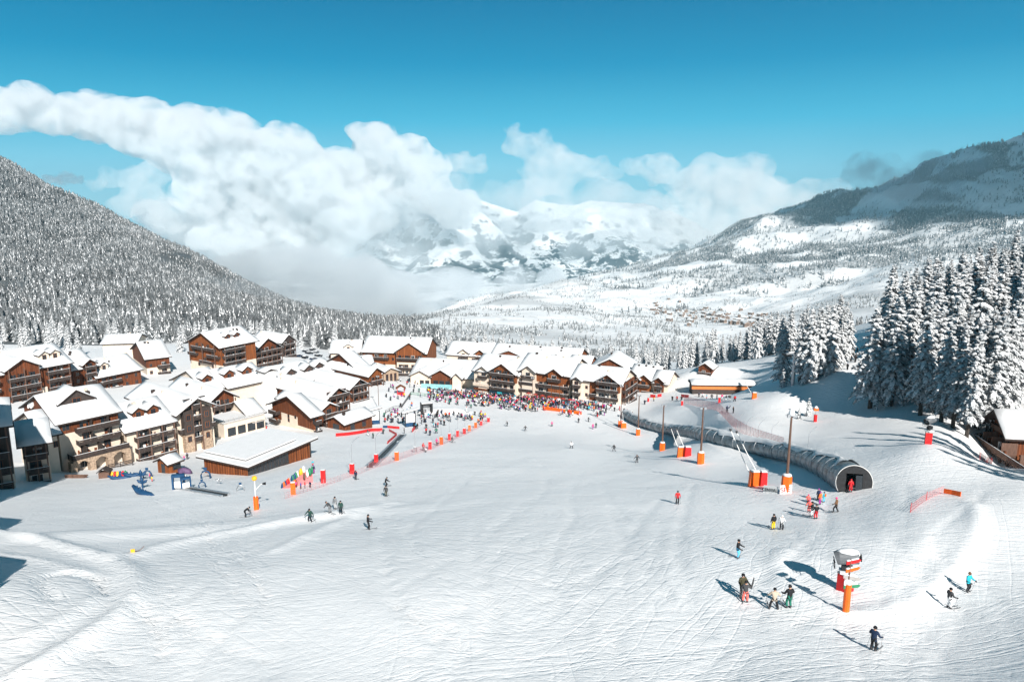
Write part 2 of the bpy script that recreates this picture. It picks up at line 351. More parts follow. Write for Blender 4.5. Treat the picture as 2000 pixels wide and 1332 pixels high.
# side aprons so that the ground runs on past the frame
for nm, x0, x1 in (('snow_field', -900, -248), ('snow_field', 298, 900)):
    X3, Y3 = np.meshgrid(np.linspace(x0, x1, 80), np.linspace(-200, 560, 90)); Z3 = ground_z(X3.ravel(), Y3.ravel(), False).reshape(X3.shape)-.6
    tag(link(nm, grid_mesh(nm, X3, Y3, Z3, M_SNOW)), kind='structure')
# ------------------------------------------------------------------ snow mountains across the valley
def mountain_mat():
    m, nt, b = nodes('mountain'); L = nt.links; tc = N(nt, 'ShaderNodeTexCoord'); geo = N(nt, 'ShaderNodeNewGeometry')
    n1 = N(nt, 'ShaderNodeTexNoise'); n1.inputs['Scale'].default_value = .0042; n1.inputs['Detail'].default_value = 10; n1.inputs['Roughness'].default_value = .74; L.new(tc.outputs['Object'], n1.inputs['Vector'])
    sp = N(nt, 'ShaderNodeSeparateXYZ'); L.new(tc.outputs['Object'], sp.inputs[0])
    h = N(nt, 'ShaderNodeMapRange'); h.inputs['From Min'].default_value = -950; h.inputs['From Max'].default_value = 60; h.inputs['To Min'].default_value = .09; h.inputs['To Max'].default_value = -.10; L.new(sp.outputs[2], h.inputs['Value'])
    a = N(nt, 'ShaderNodeMath', operation='ADD'); L.new(n1.outputs['Fac'], a.inputs[0]); L.new(h.outputs[0], a.inputs[1])
    s2 = N(nt, 'ShaderNodeSeparateXYZ'); L.new(geo.outputs['Normal'], s2.inputs[0])
    st = N(nt, 'ShaderNodeMapRange'); st.inputs['From Min'].default_value = .45; st.inputs['From Max'].default_value = .85; st.inputs['To Min'].default_value = .16; st.inputs['To Max'].default_value = -.04; L.new(s2.outputs[2], st.inputs['Value'])
    a2 = N(nt, 'ShaderNodeMath', operation='ADD'); L.new(a.outputs[0], a2.inputs[0]); L.new(st.outputs[0], a2.inputs[1])
    r = N(nt, 'ShaderNodeValToRGB'); L.new(a2.outputs[0], r.inputs[0])
    r.color_ramp.elements[0].position = .49; r.color_ramp.elements[0].color = (.74, .75, .76, 1)
    r.color_ramp.elements[1].position = .53; r.color_ramp.elements[1].color = (.05, .055, .06, 1)
    L.new(r.outputs[0], b.inputs['Base Color']); b.inputs['Roughness'].default_value = .8
    return m
M_MTN = mountain_mat()
crest = np.array([(300,470),(500,440),(600,428),(690,392),(770,372),(830,386),(885,366),(950,394),(1010,412),(1045,390),(1100,402),(1150,392),(1250,398),(1300,412),(1360,440),(1420,478),(1560,520)], float)
gx = np.linspace(-6200, 4600, 330); gy = np.linspace(7600, 11800, 150)
X, Y = np.meshgrid(gx, gy); YC = 10400.
pxs = 1000+F*X/(Y*CP)*.975
cr = np.interp(pxs, crest[:,0], crest[:,1]); v = (666-cr)/F; zc = YC*(v*CP-SP)/(CP+v*SP)
zf = -930+60*fbm(X/900., Y/900., o=3, seed=5)
tt = np.clip((Y-8000)/(YC-8000), 0, 1); tb = np.clip((Y-YC)/1400, 0, 1)
prof = (tt**1.35)*(1-tb)
rid = 1-np.abs(2*fbm(X/900.+Y/2600., Y/1500., o=6, seed=8)-1)
Z = zf+(zc-zf)*prof+(rid-.8)*620*np.clip(prof*(1-prof)*3.2, 0, 1)+(fbm(X/150., Y/150., o=4, seed=2)-.5)*60
tag(link('mountains', grid_mesh('mountains', X, Y, Z, M_MTN)), kind='structure')
X, Y = np.meshgrid(np.linspace(-9000, 7000, 90), np.linspace(3000, 12500, 70))
Z = -1010+50*fbm(X/900., Y/900., o=3, seed=5)
tag(link('valley_floor', grid_mesh('valley_floor', X, Y, Z, M_MTN)), kind='structure')
# ------------------------------------------------------------------ clouds: puffs of vapour with real thickness
def vapour(name, density, col=(1, 1, 1), aniso=.25, nscale=0., lo=.4, hi=.6, srate=1.):
    m = bpy.data.materials.new(name); m.use_nodes = True; nt = m.node_tree; L = nt.links
    for n in list(nt.nodes):
        if n.type == 'BSDF_PRINCIPLED': nt.nodes.remove(n)
    out = nt.nodes['Material Output']; pv = N(nt, 'ShaderNodeVolumePrincipled'); L.new(pv.outputs[0], out.inputs['Volume'])
    pv.inputs['Color'].default_value = (*col, 1); pv.inputs['Anisotropy'].default_value = aniso; pv.inputs['Density'].default_value = density
    if nscale:
        tc = N(nt, 'ShaderNodeTexCoord'); nz = N(nt, 'ShaderNodeTexNoise'); nz.inputs['Scale'].default_value = nscale; nz.inputs['Detail'].default_value = 6; nz.inputs['Roughness'].default_value = .64
        L.new(tc.outputs['Object'], nz.inputs['Vector'])
        mr = N(nt, 'ShaderNodeMapRange'); L.new(nz.outputs['Fac'], mr.inputs['Value']); mr.inputs['From Min'].default_value = lo; mr.inputs['From Max'].default_value = hi; mr.inputs['To Max'].default_value = density
        L.new(mr.outputs[0], pv.inputs['Density'])
    m.cycles.volume_step_rate = srate
    return m
def _ico(sub):
    bm = bmesh.new(); bmesh.ops.create_icosphere(bm, subdivisions=sub, radius=1); v = np.array([p.co[:] for p in bm.verts]); f = np.array([[q.index for q in t.verts] for t in bm.faces]); bm.free(); return v, f
_IV, _IF = _ico(4)
def cloud(name, puffs, m, label, vox=40., rough=.5, seed=0, squash=.8, dd=1.4, fine=.12, amp=26, cat='cloud', group=None):
    """puffs: (px, py, distance, radius in px); the union of many lumpy balls around them, voxelised into one skin"""
    rs = np.random.RandomState(seed); V = []; Fc = []; k = 0
    for (px, py, d, rp) in puffs:
        c = np.array(W(px, py, d)); r = d*rp/F
        balls = [(c, r, 1)]
        for q in range(5):
            a = rs.rand()*2*PI; z = rs.rand()*1.3-.35; t = np.array([math.cos(a), math.sin(a)*dd, z])*r*(.55+.35*rs.rand())
            balls.append((c+t, r*(.5+.25*rs.rand()), 0))
        for (bc, br, main) in balls:
            v = _IV*np.array([br, br*dd, br*squash])+bc
            n = fbm(v[:,0]/(r*.55), v[:,1]/(r*.55), v[:,2]/(r*.55), o=3, seed=seed)-.5
            v = v+_IV*(n*rough*br)[:,None]
            V.append(v); Fc.append(_IF+k); k += len(v)
    V = np.concatenate(V); Fc = np.concatenate(Fc); org = V.mean(0)
    me = np_mesh(name+'_raw', V-org, Fc, m); o = link(name, me)
    def remesh(vx):
        md = o.modifiers.new('r', 'REMESH'); md.mode = 'VOXEL'; md.voxel_size = vx; old = o.data
        dg = bpy.context.evaluated_depsgraph_get(); ev = o.evaluated_get(dg); q = bpy.data.meshes.new_from_object(ev); o.modifiers.clear(); o.data = q; bpy.data.meshes.remove(old); return q
    m2 = remesh(vox)
    m2.name = name; n = len(m2.vertices); co = np.empty(n*3); m2.vertices.foreach_get('co', co); co = co.reshape(-1, 3)
    nr = np.empty(n*3); m2.vertices.foreach_get('normal', nr); nr = nr.reshape(-1, 3)
    s = vox*8; w = 0      # billows on billows
    for q, (f, a) in enumerate(((1., 1.), (2.3, .55), (5.1, .30))):
        w = w+a*(.42-np.abs(2*fbm(co[:,0]/s*f, co[:,1]/s*f, co[:,2]/s*f, o=3, seed=seed+q*7)-1))
    w = w-w.mean()-.25*w.std()
    co = co+nr*(w*vox*fine*amp)[:,None]
    m2.vertices.foreach_set('co', co.ravel()); m2.update(); m2 = remesh(vox*.8); m2.name = name
    m2.materials.clear(); m2.materials.append(m); m2.polygons.foreach_set('use_smooth', np.ones(len(m2.polygons), bool))
    o.location = org; tag(o, label, cat, group); return o
V_CUM = vapour('cumulus_vapour', .0105, (.97, .98, .99), aniso=.1, nscale=.0058, lo=.40, hi=.64, srate=.09)
V_THIN = vapour('thin_vapour', .0045, aniso=.1, nscale=.0040, lo=.38, hi=.70, srate=.3)
V_VEIL = vapour('veil_vapour', .0026, (.93, .96, .98), aniso=.1, nscale=.0022, lo=.40, hi=.66, srate=.3)
V_FOG = vapour('fog_vapour', .016, (.90, .93, .95), aniso=.1, nscale=.0045, lo=.28, hi=.72, srate=.3)
cloud('cloud', [(-60,215,8200,50),(20,222,8200,50),(105,222,8200,52),(190,232,8200,62),(265,262,8200,62),(345,278,8200,70),(420,318,8200,80),(510,318,8200,82),(560,350,8200,80),(620,360,8200,70),(450,390,8200,80),(560,420,8200,84),(640,400,8200,84),(700,420,8200,66),(620,490,8000,60),(520,490,8000,64),(420,480,8000,56),(350,450,8200,50),(300,420,8400,38)],
      V_CUM, 'huge white cumulus bank arching from the upper left edge down to the valley', seed=3, vox=46, rough=.42)
cloud('cloud', [(735,278,8600,42),(755,315,8600,60),(800,345,8600,54),(845,385,8600,50),(720,360,8600,62),(890,425,8600,40)], V_CUM, 'white cloud tower leaning right above the central snow peaks', seed=5, vox=38, rough=.42)
cloud('cloud', [(1000,258,8600,15),(1022,288,8600,30),(1065,310,8600,40),(1110,330,8600,38),(1155,330,8600,28),(1090,360,8600,32),(1040,345,8600,24),(1190,340,8600,22)], V_THIN, 'small hooked white cloud with a pointed top left tip', seed=8, vox=30, rough=.6)
cloud('cloud', [(1240,325,9600,26),(1285,335,9600,36),(1340,360,9300,40),(1390,370,9000,56),(1450,375,9000,62),(1510,395,9000,56),(1360,430,8800,52),(1450,440,8800,64),(1400,470,8800,50),(1560,400,9000,42),(1220,430,8800,40),(1290,455,8600,44),(1620,375,9000,30)], V_THIN, 'pale cloud bank resting against the ridge on the right', seed=11, vox=40, rough=.6)
cloud('cloud', [(890,318,9600,24),(920,322,9600,22),(860,325,9600,16)], V_THIN, 'little flat white puff alone in the blue between two towers', seed=13, vox=26)
cloud('cloud', [(225,350,7700,22),(262,345,7700,28),(310,345,7700,26),(290,385,7700,34),(250,405,7700,30),(330,430,7700,34),(190,362,7700,16)], V_THIN, 'pale cloud low over the wooded ridge at left', seed=23, vox=34, rough=.6)
cloud('cloud', [(95,352,9400,14),(120,353,9400,17),(150,354,9400,13)], V_CUM, 'small flat bright cloud just above the left wooded ridge', seed=24, vox=22, rough=.5, squash=.5)
cloud('cloud', [(760,430,7700,56),(840,470,7600,52),(930,430,7700,46),(930,480,7500,50),(1010,430,7700,40),(1030,470,7500,52),(1110,440,7700,50),(1130,485,7500,46),(1210,460,7600,48),(1290,490,7500,44),(700,500,7400,70),(800,510,7300,50),(880,375,8000,46),(960,395,8000,44),(1040,392,8000,46),(1120,395,8000,50),(1200,395,8000,50),(1270,410,8000,46)], V_VEIL, 'torn veil of mist drifting in front of the far snow mountains', seed=29, vox=44, rough=.7, cat='mist')
cloud('fog_bank', [(370,580,2300,40),(420,560,2300,62),(490,556,2400,76),(580,560,2500,82),(670,566,2600,80),(750,570,2700,74),(840,572,3000,58),(920,564,3300,46),(1000,556,3500,38),(1075,545,3700,30),(620,625,2400,60),(720,630,2400,56),(790,618,2500,54)], V_FOG, 'grey fog lying low in the valley between wooded hill and plateau', seed=17, vox=22, squash=.6, cat='fog', rough=.5)
cloud('cloud', [(1690,338,4700,30),(1720,343,4700,42),(1755,355,4600,46),(1790,375,4400,44),(1830,370,4400,36),(1870,345,4500,30),(1910,330,4500,26),(1660,322,4800,14)], vapour('shadowed_grey_vapour', .0055, (.38, .44, .5), nscale=.008, lo=.42, hi=.7, srate=.4), 'shaded dark wisp drifting across the shoulder of the right mountain', seed=19, vox=16, rough=.7)  # wisp lies in shadow; that shade is put into the vapour colour
# the cloud off to the right whose shadow darkens the upper slopes of the right mountain
cloud('fog_bank', [(395,552,1320,26),(440,562,1250,34),(490,570,1200,36),(545,578,1160,32),(600,588,1120,28),(655,600,1060,24),(700,612,1020,20)], vapour('hill_mist', .0075, (.92, .95, .97), nscale=.011, lo=.36, hi=.74, srate=.3), 'thin mist creeping over the lower spur of the left wooded hill', seed=41, vox=10, squash=.6, cat='fog', rough=.6)
def towards_sun(px, py, d, t): p = W(px, py, d)+sd*t; return proj(p)
shp = []
for (px, py, d, r) in ((1760,380,4900,120),(1850,400,4600,150),(1950,410,4300,170),(1880,340,5000,150),(1990,330,5000,170),(2100,400,4600,200)):
    q = towards_sun(px, py, d, 2600); shp.append((q[0], q[1], q[2], r*d/q[2]))
cloud('cloud', shp, vapour('shading_vapour', .0035), 'cloud outside the frame at right that shades the mountain', seed=37, vox=60)
hz = MB().box(-7200, 7200, -260, 12400, -1075, 520).build('haze', [])
hm = vapour('haze_air', 4.0e-5, (.5, .86, 1.), aniso=.2); hz.data.materials.append(hm); tag(hz, kind='stuff')
# ------------------------------------------------------------------ trees
M_BARK = mat('bark', (.05, .042, .036), .9, .4, 2., stretch=(4, 4, .6))
M_TSNOW = mat('branch_snow', (.80, .81, .82), .7, .06, 1., spec=.15)
M_FROST = mat('frosted_needles', (.46, .48, .49), .85, .35, 1.2, spec=.1)
M_NEEDLE = mat('dark_needles', (.19, .20, .205), .9, .4, 1.5, spec=.1)
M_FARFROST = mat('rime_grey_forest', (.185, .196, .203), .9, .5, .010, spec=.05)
M_FARDARK = mat('dark_forest_needles', (.085, .092, .095), .9, .3, .02, spec=.05)  # dark needle share, dealt at random over the far trees
def conifer(H, Rm, seed, lv=26, nb=8, start=.14, dens=6, snow=.5, droop=.35):
    """crown of a snow laden conifer: whorls of drooping branches with fans of twigs; white on top, dark below"""
    r = np.random.RandomState(seed); V = []; Q = []; M = []; k = 0
    def quad(a, b, c, d, m):
        nonlocal k
        V.extend((a, b, c, d)); Q.append((k, k+1, k+2, k+3)); M.append(m); k += 4
    up = np.array([0, 0, 1.])
    lean = (r.rand(2)-.5)*.04
    for l in range(lv):
        f = (l+.3*r.rand())/lv; h = H*(start+(1-start)*f); n = max(3, int(round(nb*(1-.45*f))))
        Lb = Rm*((1-f)**.8)*(.9 if f > .18 else .62+1.5*f)+.18
        a0 = r.rand()*6.28
        for j in range(n):
            if r.rand() < .10: continue
            a = a0+6.283*j/n+(r.rand()-.5)*.7; L_ = Lb*(.62+.55*r.rand()); dr = np.array([math.cos(a), math.sin(a), 0]); sd_ = np.array([-dr[1], dr[0], 0])
            hj = h+(r.rand()-.5)*H/lv*1.9; p0 = np.array([lean[0]*h, lean[1]*h, hj]); rise = (.02*(1-f)+.22*f)*(.3+1.2*r.rand()); droop_ = droop*(.7+.9*r.rand())
            pts = [p0+dr*L_*t+up*L_*(rise*t-droop_*(1.45-f)*t*t) for t in (0, .35, .7, 1.)]
            wd_ = [.10, .20*L_**.5, .20*L_**.5, .03]
            top = 0 if r.rand() < snow+.25 else 1
            for i in range(3):
                a_, b_ = pts[i], pts[i+1]
                quad(a_-sd_*wd_[i]+up*.05, b_-sd_*wd_[i+1]+up*.05, b_+sd_*wd_[i+1]+up*.05, a_+sd_*wd_[i]+up*.05, top)
                quad(a_-up*.04, a_-up*(.16+.15*r.rand())*min(1, L_), b_-up*(.28+.25*r.rand())*min(1, L_), b_-up*.04, 2 if r.rand() < .6 else 1)
            for q in range(dens):
                t = .22+.75*(q+r.rand())/dens; i = min(2, int(t/.35)); u = (t-.35*i)/.35; c = pts[i]+(pts[i+1]-pts[i])*min(1, u)
                for s_ in (-1, 1):
                    ll = (.30+.38*L_*(1.05-t))*(.7+.6*r.rand()); td = dr*.62+sd_*s_*(.65+.3*r.rand())-up*(.25+.65*r.rand()); td = td/np.linalg.norm(td)
                    wn = np.cross(td, up); wn = wn/np.linalg.norm(wn); w_ = .22+.14*r.rand()
                    e = c+td*ll; m_ = c+td*ll*.5; x = r.rand()
                    mt = 0 if x < snow else (1 if x < snow+.34 else 2)
                    quad(c+up*.03, m_-wn*w_+up*.02, e, m_+wn*w_+up*.02, mt)
                    if r.rand() < .6: quad(c-up*.05, m_-wn*w_*.8-up*.22, e-up*.1, m_+wn*w_*.8-up*.2, 2 if r.rand() < .42 else 1)
    # spire
    tp = np.array([lean[0]*H, lean[1]*H, H])
    for j in range(4):
        a = 1.57*j; d_ = np.array([math.cos(a), math.sin(a), 0]); quad(tp-up*.9, tp-up*.6+d_*.16, tp+up*.35, tp-up*.55-d_*.03, 0 if j < 2 else 1)
    return np.array(V), np.array(Q), np.array(M)
def crown_mesh(*a, **k):
    V, Q, M = conifer(*a, **k); return np_mesh('crown', V, Q, [M_TSNOW, M_FROST, M_NEEDLE], M)
def trunk_mesh(H, r0):
    b = MB(); b.tube([(0,0,-1.5),(0,0,0),(.02*H,0,H*.4),(.01*H,.01*H,H*.97)], [r0*1.25, r0, r0*.62, .03], 7)
    rs = random.Random(int(H*100))
    for k in range(7):
        z = H*(.05+.025*k+.01*rs.random()); a = rs.random()*6.28; l = .5+.9*rs.random(); b.tube([(0,0,z),(l*math.cos(a), l*math.sin(a), z-.15*l)], [.05, .015], 4)
    me = bpy.data.meshes.new('trunk'); me.from_pydata(b.v, [], b.f); me.materials.append(M_BARK); return me
TREES = []
for k, (H, Rm, lv, nb, st, sn, dr) in enumerate(((21, 4.0, 30, 9, .14, .58, .42), (23, 4.3, 32, 9, .17, .54, .46), (18.5, 3.6, 27, 9, .10, .62, .44), (20, 4.5, 28, 10, .16, .57, .50),
        (22, 3.5, 31, 8, .2, .52, .40), (16, 3.7, 23, 9, .07, .66, .46), (9, 2.2, 15, 8, .05, .64, .34))):
    TREES.append((H, crown_mesh(H, Rm, 100+k, lv, nb, st, snow=sn, droop=dr), trunk_mesh(H, .20+.011*H)))
ntree = 0
def tree(p, h, label, group, v=None, r=random):
    global ntree
    v = r.randrange(6) if v is None else v; H, cm, tm = TREES[v]; s = h/H
    t = thing('snowy_conifer', label, 'tree', p, r.random()*6.28, group); t.scale = (s*(.9+.2*r.random()), s*(.9+.2*r.random()), s)
    link('trunk', tm, t); link('crown', cm, t); ntree += 1; return t
def on(x, y): return Vector((x, y, float(ground_z(x, y)[0])))
rt = random.Random(5); taken = []
def free(x, y, s):
    if any((x-a)**2+(y-b)**2 < s*s for a, b in taken): return False
    taken.append((x, y)); return True
# edge of the forest on the right: trees whose stems show
for (px, py, hpx, lab) in ((1699,797,185,'tall larch leaning at the left corner of the big right forest, bare stem below'), (1739,793,200,'dark tall larch second in from the left corner of the right forest'), (1769,775,190,'grey larch standing back between two bare stems at the forest edge'),
        (1797,811,215,'tall larch with the longest bare black stem at the forest edge'), (1813,792,200,'thin stemmed larch just behind the longest bare stem'), (1888,853,200,'bright snow covered larch left of the timber lodge, drooping branches'), (1929,850,235,'larch with a thick dark stem right beside the timber lodge'),
        (1722,770,175,'slim larch half hidden behind the forest corner'), (1850,800,215,'big white larch in the middle of the forest edge'), (1965,810,240,'tall larch rising behind the lodge roof'), (1861,836,195,'white larch just left of the bright drooping larch by the lodge'), (1838,824,190,'larch behind the snow gun in the shade'), (1908,836,215,'larch squeezed between the two nearest the lodge'), (1822,806,195,'narrow larch left of the middle of the forest edge'), (1872,818,205,'larch half covered by the bright drooping one'), (1948,835,215,'dark larch touching the lodge gable')):
    p = G(px, py); taken.append((p.x, p.y)); tree(p, hpx*depth(p)/F/.93, lab, None, rt.choice((0, 1, 3, 4)), rt)
cand = []
for k in range(9000):
    y = rt.uniform(50, 400); x = rt.uniform(70, 250)
    if y > 126: e = max(100+(y-150)*.02, .505*y+3) if y > 150 else 106
    else: e = .80*y+3 if y < 100 else 112
    if x < e or x > e+75: continue
    if 104 < y < 150 and x < 118: continue
    if 85 < y < 138 and 96 < x < 124: continue
    if free(x, y, 6.2 if y < 240 else 7.4): cand.append((x-e+.08*abs(y-170), x, y))
cand.sort(); rest_ = []
for q, x, y in cand:
    pp = proj(on(x, y))
    if pp[0] > 2120 or ntree > 172: rest_.append((x, y)); continue
    z = 'on the high right edge' if pp[0] > 1890 else 'on the upper slope' if pp[0] > 1760 else 'along the dark piste gap'
    tree(on(x, y), rt.uniform(17, 24), 'snow laden larch in the right forest, behind its edge, '+z, 'larches in the right forest, '+z, None, rt)
# the ranks behind those, too many to count: same kind of crowns merged into one mass
lowc = [conifer(20, 4.2, 300+q, 19, 8, .14, 3, snow=.55) for q in range(3)]; VV = []; QQ = []; MM = []; k0 = 0
for x, y in rest_[:720]:
    V, Q, M = lowc[rt.randrange(3)]; a = rt.random()*6.28; c, s_ = math.cos(a), math.sin(a); h = rt.uniform(.85, 1.15); z = float(ground_z(x, y)[0])
    VV.append(np.stack([(V[:,0]*c-V[:,1]*s_)*h+x, (V[:,0]*s_+V[:,1]*c)*h+y, V[:,2]*h+z], 1)); QQ.append(Q+k0); MM.append(M); k0 += len(V)
tag(link('forest', np_mesh('forest', np.concatenate(VV), np.concatenate(QQ), [M_TSNOW, M_FROST, M_NEEDLE], np.concatenate(MM))), 'inner ranks of the right forest', None, None, 'stuff')
# clump between the lift pylon and the piste gap
for (px, py, hpx, lab) in ((1527,752,120,'slim larch just left of the grey lift pylon'), (1561,748,135,'larch right of the grey lift pylon'), (1580,744,138,'second larch right of the lift pylon'), (1597,737,130,'larch near the middle of the clump beside the piste gap'), (1620,727,132,'bushy larch at the right end of the clump'), (1640,716,110,'small larch beside the dark piste gap'), (1655,560+145,92,'short larch in the shade of the piste gap')):
    p = G(px, py); taken.append((p.x, p.y)); tree(p, min(24, hpx*depth(p)/F/.95), lab, None, None, rt)
n0 = ntree
for k in range(4000):
    d = rt.uniform(250, 430); px = rt.uniform(1270, 1650)
    lim = 262+(1640-px)*.36
    if d < lim or d > lim+110: continue
    x, y = (px-1000)/F*d, d*.97
    if free(x, y, 7.0): tree(on(x, y), rt.uniform(12, 19) if px < 1480 else rt.uniform(17, 22), 'snowy conifer in the belt behind the small hut and lift building', 'conifers in the belt behind the lift building', None, rt)
    if ntree-n0 > 62: break
n0 = ntree
for k in range(3000):      # white trees behind the chalets of the middle
    px = rt.uniform(560, 1290); d = rt.uniform(405, 520) if px > 840 else rt.uniform(420, 500)
    x, y = (px-1000)/F*d, d*.985
    if free(x, y, 8.): tree(on(x, y), rt.uniform(11, 17), 'frosted conifer in the row just beyond the middle chalets', 'conifers beyond the middle chalets', rt.choice((2, 3, 5, 5)), rt)
    if ntree-n0 > 55: break
n0 = ntree
for k in range(3000):
    px = rt.uniform(-40, 560); d = rt.uniform(360, 460)
    x, y = (px-1000)/F*d, d*.985
    if free(x, y, 9.): tree(on(x, y), rt.uniform(12, 17), 'snow covered pine behind the roofs of the left chalets', 'pines behind the left chalets', rt.choice((2, 3, 5, 5)), rt)
    if ntree-n0 > 34: break
# two bushes of young larch by the lance on the shaded slope
for px, py, h, lab in ((1560,818,2.8,'young snowy larch left of the small red lance'), (1578,812,4.4,'taller young larch beside the small red lance'), (1530,757,5,'white bush at the foot of the lift pylon')):
    tree(G(px, py), h, lab, None, 6, rt)
# ---- woods too dense to count
def spiky(lv, nsp, seed):
    r = np.random.RandomState(seed); V = []; T = []; M = []
    for l in range(lv):
        f = l/lv; z = .06+.94*f; a0 = r.rand()*6
        for j in range(nsp):
            a = a0+6.283*j/nsp; w = 3.3/nsp; R_ = .17*(1-f)**.8*(.7+.6*r.rand())+.012; zl = z-.05-.05*r.rand()
            zt = z+.62/lv+.10*(1-f)
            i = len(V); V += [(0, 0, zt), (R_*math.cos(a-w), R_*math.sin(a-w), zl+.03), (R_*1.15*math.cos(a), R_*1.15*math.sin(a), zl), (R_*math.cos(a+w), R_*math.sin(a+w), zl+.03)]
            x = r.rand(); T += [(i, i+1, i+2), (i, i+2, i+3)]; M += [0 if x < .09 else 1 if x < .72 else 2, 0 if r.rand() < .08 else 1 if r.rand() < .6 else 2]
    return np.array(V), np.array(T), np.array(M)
def scatter(name, P, H, lv, nsp, label=None, seed=0):
    r = np.random.RandomState(seed); vs = [spiky(lv, nsp, seed+k) for k in range(5)]; n = len(P); w = r.randint(0, 5, n); VV = []; TT = []; MM = []; k = 0
    for i in range(5):
        idx = np.where(w == i)[0]; V, T, M = vs[i]; m = len(idx)
        if not m: continue
        a = r.rand(m)*6.28; c, s = np.cos(a), np.sin(a); h = H[idx]; wd_ = h*(.8+.5*r.rand(m))
        X = (V[None,:,0]*c[:,None]-V[None,:,1]*s[:,None])*wd_[:,None]+P[idx,0][:,None]
        Y = (V[None,:,0]*s[:,None]+V[None,:,1]*c[:,None])*wd_[:,None]+P[idx,1][:,None]
        Zz = V[None,:,2]*h[:,None]+P[idx,2][:,None]
        VV.append(np.stack([X, Y, Zz], -1).reshape(-1, 3)); TT.append((T[None]+(np.arange(m)*len(V))[:,None,None]+k).reshape(-1, 3)); MM.append(np.tile(M, m)); k += m*len(V)
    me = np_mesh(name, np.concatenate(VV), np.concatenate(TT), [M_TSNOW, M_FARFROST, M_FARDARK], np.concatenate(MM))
    return tag(link(name, me), label, None, None, 'stuff')
r = np.random.RandomState(4)
def plan(n, y0, y1, p0, p1, pw=2.):
    y = (r.rand(n)*(y1**pw-y0**pw)+y0**pw)**(1/pw); px = p0+(p1-p0)*r.rand(n); return (px-1000)/F*y/.985, y
# left hill
x, y = plan(30000, 440, 2250, -160, 860)
w = wood(x, y); px = 1000+F*x/y*.985
gap = fbm(x/60., y/90., o=3, seed=55) > .70
k = (r.rand(len(x)) < w) & ~gap; x, y = x[k], y[k]
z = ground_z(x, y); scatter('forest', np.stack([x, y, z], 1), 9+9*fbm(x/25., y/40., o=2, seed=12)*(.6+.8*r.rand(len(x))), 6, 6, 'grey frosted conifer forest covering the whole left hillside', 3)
# right mountain and the far plateau
x, y = plan(60000, 2200, 7200, 1130, 2080, 1.6); w = wood(x, y); k = r.rand(len(x)) < w*1.0; x, y = x[k], y[k]
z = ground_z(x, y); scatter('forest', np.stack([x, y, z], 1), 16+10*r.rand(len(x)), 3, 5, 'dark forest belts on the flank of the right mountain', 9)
x, y = plan(42000, 560, 4300, 780, 2050, 1.5)
n = fbm(x/110., y/150., o=4, seed=61); ln = np.abs(fbm(x/420.+9, y/160., o=3, seed=63)-.5); k = ((n > .565) | ((ln < .012) & (r.rand(len(x)) < .9)) | (r.rand(len(x)) < .03)); x, y = x[k], y[k]
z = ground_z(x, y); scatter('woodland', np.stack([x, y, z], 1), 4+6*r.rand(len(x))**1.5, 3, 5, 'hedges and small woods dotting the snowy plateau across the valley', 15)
# forest behind the individual right hand larches
x, y = plan(2600, 190, 620, 1660, 2300); k = (x > .5*y+70); x, y = x[k], y[k]
z = ground_z(x, y); scatter('forest', np.stack([x, y, z], 1), 15+6*r.rand(len(x)), 9, 8, 'further ranks of larches filling the right forest', 21)
# ------------------------------------------------------------------ chalets
M_STUCCO = mat('cream_render', (.66, .56, .46), .85, .07, .6, spec=.15)
M_TIMBER = mat('red_larch_boards', (.062, .017, .0065), .75, .45, 1.2, stretch=(5, 5, .12), c2=(.15, .044, .015))
M_ORANGE = mat('orange_larch_boards', (.13, .036, .010), .75, .4, 1.2, stretch=(5, 5, .12), c2=(.225, .070, .020))
M_DARKWD = mat('weathered_dark_wood', (.050, .038, .034), .8, .35, 2., stretch=(4, 4, .5))
M_POST = mat('brown_post_wood', (.13, .075, .055), .8, .3, 2., stretch=(4, 4, .4))
M_STONE = mat('rubble_stone', (.34, .25, .18), .9, .45, 2.5, bump=.5, bscale=4)
M_GLASS = mat('window_glass', (.018, .024, .03), .08, .3, .5, spec=.6)
M_WHITE = mat('white_paint', (.78, .77, .75), .6, .05, 2)
M_CONC = mat('concrete', (.42, .40, .38), .9, .15, 1.5)
M_FASCIA = mat('dark_fascia', (.045, .032, .028), .8, .2, 2)
WALLM = {'s': M_STUCCO, 't': M_TIMBER, 'o': M_ORANGE, 'd': M_DARKWD, 'n': M_STONE, 'w': M_WHITE}
